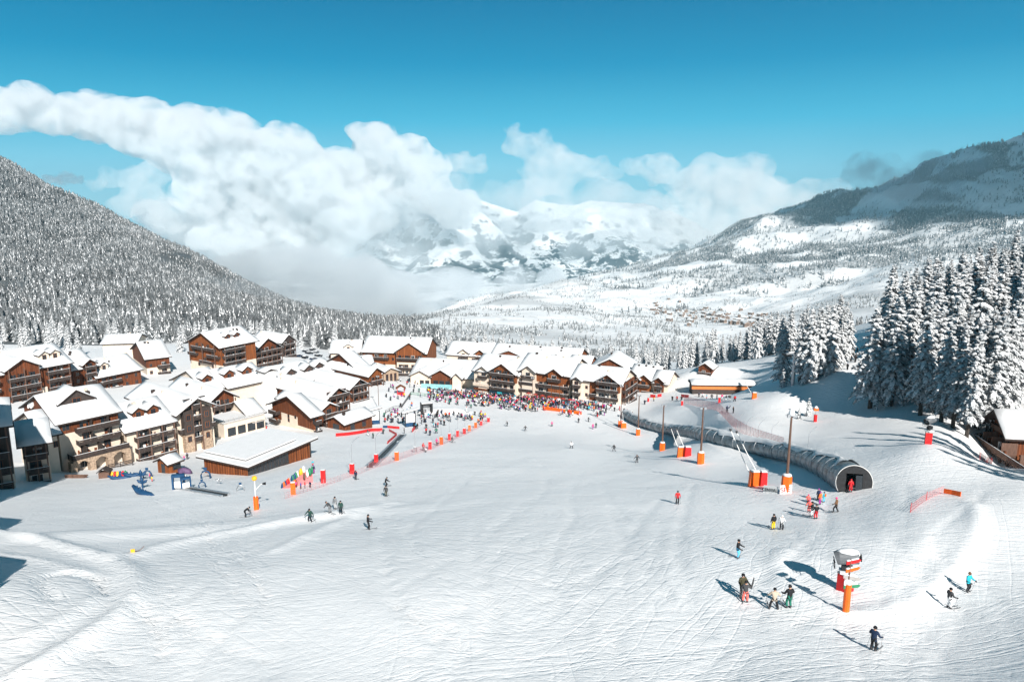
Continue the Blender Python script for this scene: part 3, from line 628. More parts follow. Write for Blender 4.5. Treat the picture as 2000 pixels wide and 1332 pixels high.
def snow_cap(parent, x0, x1, prof, thick=.42, seed=0, swap=False):
    """snow lying on a roof: prof = roof line points (a,z) across; swept from x0 to x1"""
    pts = []
    for (a, z), (b, c) in zip(prof[:-1], prof[1:]):
        n = max(2, int(abs(b-a)/1.6))
        for i in range(n): pts.append((a+(b-a)*i/n, z+(c-z)*i/n))
    pts.append(prof[-1]); nx = max(2, int((x1-x0)/1.8)); V = []; Fq = []; m = len(pts)
    A = np.array(pts); X = np.linspace(x0, x1, nx+1)
    nz = fbm((X[:,None]+seed*13.)/3.2+0*A[None,:,0], A[None,:,0]/3.2+0*X[:,None], o=3, seed=seed)
    for i in range(nx+1):
        for j in range(m):
            e = .45 if i in (0, nx) or j in (0, m-1) else 1.
            V.append((X[i], A[j,0], A[j,1]+thick*(.35+1.15*nz[i,j])*e))
    for i in range(nx):
        for j in range(m-1): Fq.append((i*m+j, (i+1)*m+j, (i+1)*m+j+1, i*m+j+1))
    k = len(V)      # skirt down to the deck
    rim = [(i, 0) for i in range(nx+1)]+[(nx, j) for j in range(1, m)]+[(i, m-1) for i in range(nx-1, -1, -1)]+[(0, j) for j in range(m-2, 0, -1)]
    for (i, j) in rim: V.append((X[i], A[j,0], A[j,1]+.003))
    for q in range(len(rim)):
        a, b = rim[q], rim[(q+1)%len(rim)]; Fq.append((a[0]*m+a[1], k+q, k+(q+1)%len(rim), b[0]*m+b[1]))
    if swap: V = [(v[1], v[0], v[2]) for v in V]; Fq = [f[::-1] for f in Fq]
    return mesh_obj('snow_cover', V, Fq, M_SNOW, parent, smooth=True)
def gable_roof(parent, x0, x1, y0, y1, ze, pitch, axis, ov=1.1, og=.9, rf=.5, seed=0, name='roof', snow=True, flare=None, y1cut=None):
    """axis 'x': ridge along x. returns ridge height"""
    if axis == 'y': a0, a1, b0, b1 = x0, x1, y0, y1
    else: a0, a1, b0, b1 = y0, y1, x0, x1
    t = math.tan(R(pitch)); am = a0+(a1-a0)*rf; zr = ze+(am-a0)*t; tr = (zr-ze)/(a1-am)
    lo0, lo1 = (a0-ov, ze-ov*t), (a1+ov, ze-ov*tr); th = .26
    poly = [lo0, (am, zr), lo1, (lo1[0], lo1[1]+th), (am, zr+th), (lo0[0], lo0[1]+th)]
    bb0, bb1 = b0-og, b1+(og if y1cut is None else y1cut)
    mb = MB()
    if axis == 'y': mb.prism(poly, bb0, bb1, 0, 'y')
    else: mb.prism(poly, bb0, bb1, 0, 'x')
    rf_ = mb.build(name, [M_FASCIA], parent)
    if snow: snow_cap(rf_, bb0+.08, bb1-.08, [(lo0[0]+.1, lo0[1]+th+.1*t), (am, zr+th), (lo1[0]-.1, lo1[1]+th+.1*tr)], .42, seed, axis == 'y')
    return zr, rf_
def gable_body(parent, x0, x1, y0, y1, z0, z1, ze, pitch, axis, m, name, rf=.5):
    """walls from z0 to min(z1, roof line)"""
    if axis == 'y': a0, a1, b0, b1 = x0, x1, y0, y1
    else: a0, a1, b0, b1 = y0, y1, x0, x1
    am = a0+(a1-a0)*rf; zr = ze+(am-a0)*math.tan(R(pitch))
    if z1 <= ze: poly = [(a0, z0), (a1, z0), (a1, z1), (a0, z1)]
    else: poly = [(a0, z0), (a1, z0), (a1, ze), (am, zr), (a0, ze)]
    mb = MB(); mb.prism(poly, b0, b1, 0, axis if axis == 'y' else 'x'); return mb.build(name, [m], parent)
class Side:
    """a wall plane: origin, direction along the wall, outward normal"""
    def __init__(s, o, u, n, L): s.o = Vector((*o, 0)); s.u = Vector((*u, 0)); s.n = Vector((*n, 0)); s.L = L
    def p(s, u, n, z): q = s.o+s.u*u+s.n*n; return (q.x, q.y, z)
    def box(s, mb, u0, u1, n0, n1, z0, z1, m=0):
        v = [s.p(u0,n1,z0), s.p(u1,n1,z0), s.p(u1,n0,z0), s.p(u0,n0,z0), s.p(u0,n1,z1), s.p(u1,n1,z1), s.p(u1,n0,z1), s.p(u0,n0,z1)]
        mb.add(v, [(3,2,1,0),(4,5,6,7),(0,1,5,4),(1,2,6,5),(2,3,7,6),(3,0,4,7)], m)
def sides(x0, x1, y0, y1):
    return {'F': Side((x0,y0),(1,0),(0,-1),x1-x0), 'R': Side((x1,y0),(0,1),(1,0),y1-y0), 'L': Side((x0,y1),(0,-1),(-1,0),y1-y0), 'B': Side((x1,y1),(-1,0),(0,1),x1-x0)}
def window(parent, sd_, u, z, w=1.0, h=1.2, fm=None, n=0., name='window', shutter=False):
    mb = MB(); t = .09
    sd_.box(mb, u-w/2-t, u+w/2+t, n-.02, n+.05, z-t, z+h+t, 0)
    sd_.box(mb, u-w/2, u-.03, n+.045, n+.062, z, z+h, 1); sd_.box(mb, u+.03, u+w/2, n+.045, n+.062, z, z+h, 1)
    if shutter:
        for q in (-1, 1): sd_.box(mb, u+q*(w*.8)-w*.26, u+q*(w*.8)+w*.26, n-.01, n+.07, z-.02, z+h+.02, 2)
    mb.build(name, [fm or M_ORANGE, M_GLASS, M_TIMBER], parent)
def balcony(parent, sd_, u0, u1, z, d=1.5, m=None, n=0., snow=True):
    mb = MB(); sd_.box(mb, u0, u1, n, n+d, z-.16, z+.04, 0)
    for k, (za, zb) in enumerate(((.14, .36), (.42, .64), (.70, .92))): 
        sd_.box(mb, u0, u1, n+d-.05, n+d, z+za, z+zb, 0)
        for e in (u0, u1-.05): sd_.box(mb, e, e+.05, n, n+d-.05, z+za, z+zb, 0)
    sd_.box(mb, u0-.03, u1+.03, n+d-.09, n+d+.04, z+.97, z+1.06, 0)
    k = max(1, int((u1-u0)/2.2))
    for i in range(k+1): 
        a = u0+(u1-u0-.09)*i/k; sd_.box(mb, a, a+.09, n+d-.08, n+d+.02, z+.04, z+.98, 0)
    if snow: sd_.box(mb, u0, u1, n+d-.08, n+d+.03, z+1.06, z+1.06+.07, 1)
    rb = random.Random(int(u0*31+u1*17+z*7))      # chairs, tables, skis and towels left on the balcony
    for i in range(int((u1-u0)*.7) if d > 1.2 else 0):
        a = rb.uniform(u0+.2, u1-.8); w_ = rb.uniform(.25, .7); c0 = n+rb.uniform(.15, max(.2, d-.9)); sd_.box(mb, a, a+w_, c0, c0+rb.uniform(.1, .5), z+.045, z+rb.uniform(.5, 1.5), rb.choice((0, 2, 2, 3, 4)))
    if d > 1.2:
        q = u0+3.2
        while q < u1-1.5: sd_.box(mb, q-.06, q+.06, n, n+d*.8, z+.045, z+2.3, 0); q += rb.choice((3.2, 3.6, 6.4))
    return mb.build('balcony', [m or M_DARKWD, M_SNOW, M_TIMBER, M_WHITE, M_ORANGE], parent)
def posts(parent, sd_, us, n, z0, z1, m=None, r=.13):
    for u in us:
        mb = MB(); sd_.box(mb, u-r, u+r, n-r, n+r, z0, z1 if not callable(z1) else z1(u), 0); mb.build('post', [m or M_POST], parent)
def dormer(parent, xc, w, h, yf, zf, back, m, seed=0, pitch=34, ov=.45, win=True):
    """little gabled dormer looking toward -y; its front wall at y=yf with sill at zf"""
    w *= 1.2; h += .6
    t = math.tan(R(pitch)); p = [(xc-w/2, zf-.6), (xc+w/2, zf-.6), (xc+w/2, zf+h), (xc, zf+h+t*w/2), (xc-w/2, zf+h)]
    mb = MB(); mb.prism(p, yf, yf+back, 0, 'y'); d = mb.build('dormer', [m], parent)
    gable_roof(d, xc-w/2, xc+w/2, yf, yf+back, zf+h, pitch, 'y', ov, .5, seed=seed, name='dormer_roof', y1cut=0)
    if win: window(d, Side((xc-w/2, yf), (1,0), (0,-1), w), w/2, zf+.05, min(1.1, w*.5), h*.95, M_ORANGE, 0)
    return d
def block(name, label, A, th, pxB, Wd, He, pitch, axis='x', hs=5.6, low='s', up='t', L_=None, rf=.5, ov=1.1, og=.9, seed=0, fl=2.8, group=None, cat='building', sunk=5., base_low=None, snow=True):
    """A: pixel and distance of the front left wall corner at eave height; th: direction of the front wall in degrees; pxB: pixel column of its right end"""
    a = A if isinstance(A, Vector) else W(*A); c, s = math.cos(R(th)), math.sin(R(th))
    if L_ is None:
        lo, hi = 1., 120.
        for _ in range(50):
            mid = (lo+hi)/2; q = proj(a+Vector((c*mid, s*mid, 0)))
            if q[0] < pxB: lo = mid
            else: hi = mid
        L_ = lo
    t = thing(name, label, cat, (a.x, a.y, a.z-He), R(th), group); b = dict(o=t, L=L_, W=Wd, He=He, axis=axis, pitch=pitch, fl=fl)
    if hs > 0: gable_body(t, 0, L_, 0, Wd, -sunk, min(hs, He-.01) if hs < He else hs, He, pitch, axis, WALLM[low], 'wall', rf)
    if hs < He+3 and not (hs >= He and axis == 'n'):
        if hs < He: gable_body(t, -.03, L_+.03, -.03, Wd+.03, max(hs, -sunk) if hs > 0 else -sunk, 99, He, pitch, axis, WALLM[up], 'timber_wall' if up in 'tod' else 'wall', rf)
    zr, b['roof'] = gable_roof(t, 0, L_, 0, Wd, He, pitch, axis, ov, og, rf, seed, snow=snow); b['zr'] = zr
    b['S'] = sides(0, L_, 0, Wd)
    rnd = random.Random(seed+50)
    for k in range(rnd.choice((1, 2, 2, 3)) if snow and L_ > 6 else 0):      # chimneys and vents poking out of the snow
        if axis == 'x': x_, y_ = L_*rnd.uniform(.15, .85), Wd*rnd.uniform(.30, .48); z_ = He+y_*math.tan(R(pitch))
        else: x_, y_ = L_*rnd.uniform(.2, .45), Wd*rnd.uniform(.3, .9); z_ = He+x_*math.tan(R(pitch))
        w_ = rnd.uniform(.25, .45); mb = MB(); mb.box(x_-w_, x_+w_, y_-w_*.8, y_+w_*.8, z_-.4, z_+1.25); b['o'] and mb.build('chimney', [M_FASCIA if rnd.random() < .6 else M_STUCCO], b['roof'])
    return b
def roofz(b, y): return b['He']+y*math.tan(R(b['pitch']))
def facade(b, side, u0, u1, zs, d=1.5, wins=True, postn=None, step=3.4, m=None, fm=None, door=True, ptop=None, n=0., rnd=None, gaps=0.):
    """rows of balconies with french windows behind them and posts in front"""
    sd_ = b['S'][side] if isinstance(side, str) else side; t = b['o']; rnd = rnd or random.Random(int(u0*7+u1*13+len(zs)))
    for z in zs:
        if d > 0: balcony(t, sd_, u0, u1, z, d, m, n)
        if wins:
            k = max(1, int((u1-u0)/step)); w = (u1-u0)/k
            for i in range(k): window(t, sd_, u0+w*(i+.5)+rnd.uniform(-.3, .3), z+.06 if door else z+.9, rnd.choice((1.3, 1.5, 1.8)), 2.0 if door else 1.15, fm or rnd.choice((M_ORANGE, M_TIMBER, M_WHITE)), n+.03, 'french_window' if door else 'window')
    if postn:
        zt = b['He']-.2 if ptop is None else ptop
        posts(t, sd_, [u0+.15+(u1-u0-.3)*i/(postn-1) for i in range(postn)] if postn > 1 else [(u0+u1)/2], n+d-.12, -5, zt)
def wing(b, x0, x1, proj_, ze, pitch, m, seed=0, back=None, bal=(), posts_n=0, ov=.8, og=1.2, low=None, hs=0, winz=()):
    """cross gable standing out of the front wall"""
    t = b['o']; back = b['W']*.5 if back is None else back; ze += .7; pitch += 3
    w = gable_body(t, x0, x1, -proj_, back, hs if hs else -5, 99, ze, pitch, 'y', m, 'gable_wing')
    if hs: gable_body(t, x0+.03, x1-.03, -proj_+.03, back, -5, hs, ze, pitch, 'y', low or M_STUCCO, 'wall')
    zr, rf_ = gable_roof(w, x0, x1, -proj_, back, ze, pitch, 'y', ov, og, seed=seed, name='wing_roof', y1cut=0)
    S_ = Side((x0, -proj_), (1, 0), (0, -1), x1-x0)
    bb = dict(b); bb['S'] = {'F': S_}; bb['He'] = ze
    facade(bb, 'F', .25, x1-x0-.25, bal, 1.3 if bal else 0, True, posts_n or None, 2.6, ptop=ze+.1 if posts_n else None)
    for z in winz: window(t, S_, (x1-x0)/2, z, 1.2, 1.5, M_ORANGE)
    return S_, zr
# ============ lower left block of apartments (fronts look to the right)
TH = 51
b = block('chalet', 'cream chalet with an arched stone terrace floor and one large triangular roof gablet', (112,826,160), TH, 229, 20, 11.3, 23, hs=8.5, seed=1)
S1 = b['S']['F']; Lb = b['L']
facade(b, 'F', 3.2, Lb-.4, (5.65, 8.45), 1.6, postn=None); window(b['o'], S1, 1.5, 9.2, 1.4, 1.3, M_ORANGE, .03)
mb = MB(); n = 5; S1.box(mb, 1.2, Lb+.6, .0, 3.2, 2.45, 2.95); k = 3; w = (Lb-1)/k
for i in range(k+1): S1.box(mb, 1.2+w*i-.6, 1.2+w*i+.6, 1.5, 3.2, -5, 2.45)
for i in range(k):
    for q in range(8):
        f0 = q/8; f1 = (q+1)/8; hz_ = .9*(1-math.sin(PI*(f0+f1)/2)); S1.box(mb, 1.8+w*i+(w-1.2)*f0, 1.8+w*i+(w-1.2)*f1, 2.7, 3.2, 2.45-hz_, 2.45)
mb.build('stone_arcade', [M_STONE], b['o']); balcony(b['o'], S1, 1.2, Lb+.6, 2.97, 3.2); facade(b, 'F', 2, Lb-.5, (-.1, 2.85), 0, step=3.6)
mb = MB(); yd = 4.6; zd = roofz(b, yd); xc = Lb*.47
dormer(b['o'], xc, 6.4, .1, yd, zd+.1, 7, M_DARKWD, 3, 34, .35, False); window(b['o'], Side((xc-3, yd), (1,0), (0,-1), 6), 3., zd+.5, 1.6, 1.1, M_ORANGE, .02)
for i, (u, z) in enumerate(((4.5, 12.6), (6.3, 12.9), (9.3, 11.2))):
    mb = MB(); mb.tube([b['S']['L'].p(u, .08, z), b['S']['L'].p(u, .3, z+.08)], [.75, .85], 14); mb.build('satellite_dish', [M_WHITE], b['o'])
b = block('chalet', 'low cream side wing stepping down left of the arched chalet', (86,850,156), TH, 110, 16, 6.6, 23, hs=20, seed=2); window(b['o'], b['S']['F'], 2, 3.5, .8, 1.2)
b = block('chalet', 'dark shaded chalet at the lower left with snow edged balconies', (42,868,142), TH-16, 92, 12, 9, 25, hs=6, low='s', up='d', seed=4)
facade(b, 'F', .3, b['L']-.2, (.3, 3.1, 5.9), 1.5, postn=3)
b = block('chalet', 'tall dark chalet cut by the left edge of the photo', (-62,838,128), TH-16, 14, 12, 12.5, 27, hs=3, low='s', up='d', seed=5)
facade(b, 'F', .5, b['L']-.2, (1., 3.8, 6.6, 9.4), 1.6, postn=4)
b = block('chalet', 'chalet with two small timber dormers and three busy balconies', (246,842,171), TH, 337, 18, 8.6, 25, hs=20, seed=6)
facade(b, 'F', 1.6, b['L']-.3, (.5, 3.1, 5.8), 1.7, postn=4, ptop=8.4)
for u in (.40, .72): dormer(b['o'], b['L']*u, 2.2, 1., 3.0, roofz(b, 3.0)+.1, 4.5, M_TIMBER, 7)
mb = MB(); b['S']['F'].box(mb, 1, b['L'], 1.6, 2.1, -5, .4); mb.build('stone_plinth', [M_STONE], b['o'])
b = block('chalet', 'broad gabled chalet with dark timber bays over rubble stone bases', (343,806,181), TH, 414, 24, 8.4, 30, 'y', hs=20, og=2.2, seed=8)
S1 = b['S']['F']; Lb = b['L']
for u0, u1 in ((.12, .36), (.62, .86)):
    mb = MB(); S1.box(mb, Lb*u0, Lb*u1, 0, 1.5, -5, 2.5); mb.build('stone_base', [M_STONE], b['o'])
    mb = MB(); S1.box(mb, Lb*u0-.05, Lb*u1+.05, 0, 1.6, 2.5, 8.6); o = mb.build('timber_bay', [M_DARKWD], b['o'])
    for z in (.6, 3.4, 6.2): window(b['o'], S1, Lb*(u0+u1)/2, z, .9, 1.3, M_ORANGE, 1.6 if z > 2 else 1.5)
facade(b, 'F', Lb*.37, Lb*.61, (.3, 3.1, 5.9, 8.7), 1.4, step=1.8); posts(b['o'], S1, (Lb*.37, Lb*.61), 1.4, -5, 11.2)
balcony(b['o'], S1, .1, Lb*.115, 3.1, 1.4); balcony(b['o'], S1, Lb*.87, Lb-.1, 3.1, 1.4)
mb = MB(); S1.box(mb, Lb*.2, Lb*.8, .02, .5, 11.0, 11.25); mb.build('tie_beam', [M_DARKWD], b['o'])
b = block('chalet', 'small chalet with an orange timber gable beside the flat restaurant terrace', (408,783,206), TH, 456, 22, 8, 34, 'y', hs=5, seed=9, og=1.6)
facade(b, 'F', .3, b['L']-.3, (2.6, 5.4), 1.8, postn=3, m=M_DARKWD)
b = block('chalet', 'wide snow roofed chalet behind the small orange gable', (404,762,232), TH, 440, 22, 7, 22, hs=20, seed=10)
dormer(b['o'], b['L']*.3, 2.6, 1.2, 3, roofz(b, 3)+.1, 5, M_TIMBER, 81)
b = block('restaurant', 'low cream restaurant with a striped awning and sloping snow roof', (484,810,206), TH, 512, 11, 4.6, 26, hs=20, seed=11)
facade(b, 'F', .4, b['L']-.3, (.2,), 0, step=2.2); mb = MB(); S1 = b['S']['F']
mb.add([S1.p(.3,.05,3.1), S1.p(5,.05,3.1), S1.p(5,1.7,2.4), S1.p(.3,1.7,2.4), S1.p(.3,.05,3.0), S1.p(5,.05,3.0), S1.p(5,1.7,2.3), S1.p(.3,1.7,2.3)], [(0,1,2,3),(7,6,5,4),(3,2,6,7),(0,3,7,4),(1,5,6,2),(0,4,5,1)]); mb.build('awning', [M_CONC], b['o'])
# terrace block in front of the restaurant
a = W(437,829,199); t = thing('terrace_building', 'flat roofed cream terrace building with a railing on top', 'building', (a.x, a.y, a.z-4.4), R(TH))
S_ = sides(0, 12.5, 0, 9); mb = MB(); mb.box(0, 12.5, 0, 9, -5, 4.4); mb.build('wall', [M_STUCCO], t); mb = MB(); mb.box(-.2, 12.7, -.2, 9.2, 4.403, 4.62); r_ = mb.build('roof', [M_CONC], t)
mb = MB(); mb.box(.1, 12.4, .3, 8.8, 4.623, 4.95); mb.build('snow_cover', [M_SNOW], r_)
bb = dict(o=t, S=S_, He=4.4, L=12.5); mb = MB()
for u in np.arange(0, 12.6, 1.55): S_['F'].box(mb, u-.04, u+.04, -.1, -.02, 4.62, 5.7)
for z in (4.95, 5.3, 5.65): S_['F'].box(mb, 0, 12.5, -.1, -.04, z, z+.06)
mb.build('railing', [M_CONC], t)
for u in (2.2, 5.2, 8.2, 11): window(t, S_['F'], u, .7, 2.2, 2.2, M_DARKWD)
b = block('chalet', 'snowy roof with a raised white stair tower at its right end', (446,757,236), TH, 522, 20, 7, 22, hs=20, seed=12)
for u in (.2, .66): dormer(b['o'], b['L']*u, 2.8, 1.2, 4, roofz(b, 4)+.1, 5, M_TIMBER, 82)
mb = MB(); mb.box(b['L']-2.5, b['L']+1.5, -3, 1.5, -5, 10.2); mb.build('stair_tower', [M_WHITE], b['o']); gable_roof(b['o'], b['L']-2.5, b['L']+1.5, -3, 1.5, 10.2, 20, 'y', .5, .5, seed=3, name='tower_roof')
# ============ middle terrace of balconied timber chalets
b = block('chalet', 'timber gabled chalet end with white ground floor beside the pavilion', (611,812,206), TH, 622, 20, 8.0, 22, hs=3.8, low='s', up='t', seed=13, og=1.6)
S1 = b['S']['L']
for u, z in ((8.2, 1.), (11.6, 1.), (8.2, 5.2), (11.6, 5.6), (8.2, 4.)): window(b['o'], S1, u, z, .8, 1., M_ORANGE, .03)
mb = MB(); S1.box(mb, 4.6, 12.6, .035, .06, -5, 6.2); mb.build('white_panel', [M_STUCCO], b['o'])
for z in (.4, 3.0, 5.6): balcony(b['o'], S1, .2, 4., z, 1.6)
facade(b, 'F', 0, b['L'], (0, 2.8, 5.6), 1.5, step=2.5)
b = block('chalet', 'nearest tall gable of the terrace facing the kids area, balconies on four floors', (636,779,231), TH, 678, 40, 11.6, 32, 'y', hs=2.6, low='n', seed=14, og=1.5)
facade(b, 'F', .3, b['L']-.3, (.2, 3., 5.8, 8.6, 11.4), 1.7, postn=4, ptop=11.8, step=2.6)
b = block('chalet', 'lower link house with a short snowy roof under the first tall gable', (628,800,216), TH, 655, 22, 8, 28, 'y', hs=2, low='s', seed=15)
facade(b, 'F', .2, b['L']-.2, (.3, 3., 5.6), 1.6, postn=3, ptop=8)
b = block('chalet', 'second tall gable of the timber terrace facing the piste', (682,758,259), TH, 716, 36, 11.8, 32, 'y', hs=2.6, low='n', seed=16, og=1.5)
facade(b, 'F', .3, b['L']-.3, (.2, 3., 5.8, 8.6, 11.4), 1.7, postn=4, ptop=11.8, step=2.6)
b = block('chalet', 'last tall gable of the timber terrace, beside the white square', (719,733,286), TH, 745, 26, 12, 34, 'y', hs=2.6, low='n', up='o', seed=17, og=1.5)
facade(b, 'F', .3, b['L']-.3, (.2, 3., 5.8, 8.6), 1.6, postn=3, ptop=11.8, step=2.6)
b = block('chalet', 'timber chalet gable carrying three white discs', (705,727,292), TH, 726, 24, 8, 26, hs=1, up='t', seed=18, og=1.2)
for u in (11, 13.2, 15.4):
    mb = MB(); mb.tube([b['S']['L'].p(u, .05, 9.6), b['S']['L'].p(u, .25, 9.6)], [.85, .85], 16); mb.build('white_disc', [M_WHITE], b['o'])
b = block('chalet', 'long snow roof between the car park and the timber terrace', (560,752,262), TH, 630, 24, 5.5, 20, hs=20, seed=19)
for u in (.3, .8): dormer(b['o'], b['L']*u, 3.4, .9, 4, roofz(b, 4)+.1, 5, M_DARKWD, 83)
b = block('chalet', 'low snowy roof below the parked cars', (604,735,290), TH, 660, 20, 5, 18, hs=20, seed=20)
dormer(b['o'], b['L']*.5, 3.4, .9, 3, roofz(b, 3)+.1, 5, M_DARKWD, 84)
b = block('chalet', 'small snow roofed house behind the three disc gable', (668,716,325), 20, 728, 12, 5, 24, hs=20, seed=21)
b = block('stone_porch', 'stone and timber entrance hall with tall windows beside the square', (746,730,302), 40, 778, 12, 5.2, 24, 'y', hs=20, low='n', seed=22)
for u in (.3, .55, .8): window(b['o'], b['S']['F'], b['L']*u, .3, 1., 4.2, M_ORANGE)
b = block('timber_booth', 'long low timber booth with a thick snow roof by the red banner', (673,828,212), 56, 726, 7.2, 2.9, 22, hs=0, up='t', seed=23, ov=.9)
facade(b, 'F', 1, b['L']-1, (.2,), 0, step=3, door=True, fm=M_DARKWD); window(b['o'], b['S']['L'], 3.6, .3, 2.4, 1.9, M_DARKWD, .03)
# ============ upper left row
TU = 57
b = block('chalet', 'large timber chalet at the left edge with a wide open truss gable', (-40,738,228), TU, 137, 22, 13, 24, hs=3.2, low='s', seed=24)
Lb = b['L']; gx = lambda px: Lb*(px+40)/177.
wing(b, gx(0)+.5, gx(67), 1.6, 13.4, 27, M_TIMBER, 25, bal=(1.9, 4.7, 7.5, 10.3), posts_n=3)
facade(b, 'F', gx(84), gx(130), (1.9, 4.7, 7.5, 10.2), 1.6, postn=2, step=3)
facade(b, 'F', .5, gx(-8), (1.9, 4.7, 7.5, 10.2), 1.5, step=3)
for p_ in (93, 115): dormer(b['o'], gx(p_), 2.6, 1.5, 2.6, roofz(b, 2.6)+.1, 5, M_STUCCO, 26)
mb = MB(); S1 = b['S']['F']; S1.box(mb, gx(68), gx(83), .0, .5, -5, 6.2); mb.build('cream_bay', [M_STUCCO], b['o'])
b = block('chalet', 'narrow timber chalet with one balcony gable left of the wide snow roof', (141,722,262), TU, 184, 20, 12, 26, hs=1, seed=27)
Lb = b['L']; wing(b, Lb*.42, Lb*.98, 1., 12.6, 32, M_TIMBER, 28, bal=(3.4, 6.2, 9.0, 11.4), posts_n=2)
for z in (4, 6.8, 9.4): window(b['o'], b['S']['F'], Lb*.2, z, 1, 1.3, M_ORANGE, .03)
b = block('chalet', 'wide roofed chalet with a single white dormer, brown boards over a cream base', (189,737,268), TU, 274, 20, 10.2, 24, hs=4, seed=29)
Lb = b['L']; facade(b, 'F', .4, Lb*.5, (1.8, 4.6, 7.4), 1.6, step=3); dormer(b['o'], Lb*.26, 2.6, 1.5, 2.6, roofz(b, 2.6)+.1, 5, M_STUCCO, 30)
for z in (1.2, 4.8, 7.6):
    for u in (.66, .88): window(b['o'], b['S']['F'], Lb*u, z, 1, 1.4, M_ORANGE, .03)
b = block('chalet', 'cream and timber chalet with stacked end balconies right of the wide roof', (285,701,300), 38, 330, 26, 10.6, 20, hs=6.6, up='t', seed=31)
Lb = b['L']
for z in (1.2, 4, 7): window(b['o'], b['S']['F'], Lb*.18, z, 1, 1.3, M_ORANGE, .03)
facade(b, 'F', Lb*.45, Lb-.1, (.8, 3.6, 6.4), 1.5, step=2.6)
b = block('chalet', 'distant small snow roof poking above the upper left row', (200,671,335), 10, 266, 14, 6, 20, hs=20, seed=32)
# ============ big brown chalet above the car park
b = block('chalet', 'big brown timber chalet above the car park on a cream base, gable to the front', (431,678,298), 58, 498, 21, 13, 25, hs=5.2, up='o', seed=33, og=1.6)
Lb = b['L']; S1 = b['S']['L']
facade(b, 'F', .4, Lb*.62, (2.6, 5.4, 8.2, 10.8), 1.8, postn=3, step=2.8)
for z, u0, u1 in ((5.4, 8, 16), (8.2, .5, 6), (8.2, 13, 20.5), (11., 3, 18)): balcony(b['o'], S1, u0, u1, z, 1.4)
for u, z in ((6, 1.), (15, 1.), (6, 3.6), (15, 3.6), (5, 11.6), (10.5, 6.2), (9, 9)): window(b['o'], S1, u, z, 1.1, 1.3, M_ORANGE, .03)
posts(b['o'], S1, (2, 10.5, 18.5), 1.4, 5.4, 14)
for u in (.36, .62): dormer(b['o'], Lb*u, 2., 1., 3.4, roofz(b, 3.4)+.1, 4.5, M_TIMBER, 34)
b = block('chalet', 'brown timber wing with a tall balcony gable attached to the big chalet', (494,688,322), 58, 547, 26, 10.8, 33, 'y', hs=1.2, up='t', seed=35, og=1.5)
facade(b, 'F', .3, b['L']-.3, (1.2, 4., 6.8, 9.6), 1.7, postn=6, ptop=11, step=2.6)
b = block('chalet', 'dark narrow end house of the brown chalet row, in shade', (551,668,356), 58, 574, 20, 12, 38, 'y', hs=1, up='d', seed=36)
facade(b, 'F', .3, b['L']-.3, (1.2, 4., 6.8, 9.6), 1.5, postn=3, step=2.6)
# ============ houses at the back of the village
b = block('chalet', 'cream chalet with a dark left gable at the back beyond the car park', (646,688,352), 4, 702, 16, 7.6, 27, hs=20, seed=37)
facade(b, 'L', 1, 15, (1.6, 4.4), 1.3, step=3); dormer(b['o'], b['L']*.6, 3.4, 1.4, 1.5, roofz(b, 1.5)-.6, 5, M_STUCCO, 38)
mb = MB(); b['S']['L'].box(mb, 0, 16, .02, .1, 2, 7.4); mb.build('timber_wall', [M_TIMBER], b['o'])
b = block('chalet', 'orange timber chalet with a wide balcony gable at its right end', (708,686,346), -8, 832, 20, 12, 27, hs=6, up='o', seed=39)
Lb = b['L']; wing(b, Lb*.55, Lb*.97, 1.6, 12, 30, M_ORANGE, 40, bal=(1.6, 4.4, 8.8), hs=7.6, posts_n=2)
facade(b, 'F', Lb*.16, Lb*.42, (8.6,), 1.4, step=3)
for u, z in ((.06, 9.4), (.06, 6.4), (.34, 5), (.48, 8)): window(b['o'], b['S']['F'], Lb*u, z, 1, 1.3, M_ORANGE, .03)
b = block('chalet', 'cream chalet with timber left end and two balcony dormers at the back', (873,691,384), -15, 962, 18, 8, 28, hs=20, seed=41)
Lb = b['L']; facade(b, 'F', Lb*.2, Lb*.95, (1.4, 4.2), 1.3, step=3.2)
mb = MB(); b['S']['L'].box(mb, 0, 18, .02, .1, 1, 7.9); mb.build('timber_wall', [M_ORANGE], b['o'])
for u in (.38, .74): wing(b, Lb*u-2.6, Lb*u+2.6, .6, 8.6, 32, M_STUCCO if u < .5 else M_ORANGE, 42, bal=(6.6,), back=6)
b = block('chalet', 'long white roof with a broad dark timber eyebrow gable', (958,697,352), -20, 1068, 20, 8, 24, hs=2, up='o', seed=43)
Lb = b['L']; dormer(b['o'], Lb*.32, 11, .4, 1., roofz(b, 1.)-.6, 9, M_TIMBER, 44, 20); dormer(b['o'], Lb*.83, 3.6, 1.4, 1.2, roofz(b, 1.2)-.4, 6, M_STUCCO, 45)
b = block('chalet', 'short snow roof between the eyebrow gable and the larch wood', (1066,701,345), -20, 1128, 18, 8, 24, hs=2, up='o', seed=46); dormer(b['o'], b['L']*.32, 4.5, .6, .6, roofz(b, .6)-.5, 6, M_TIMBER, 47, 28)
b = block('chalet', 'small end house with an orange wall under the short roof', (1112,712,335), -20, 1150, 14, 7, 22, hs=1, up='o', seed=48)
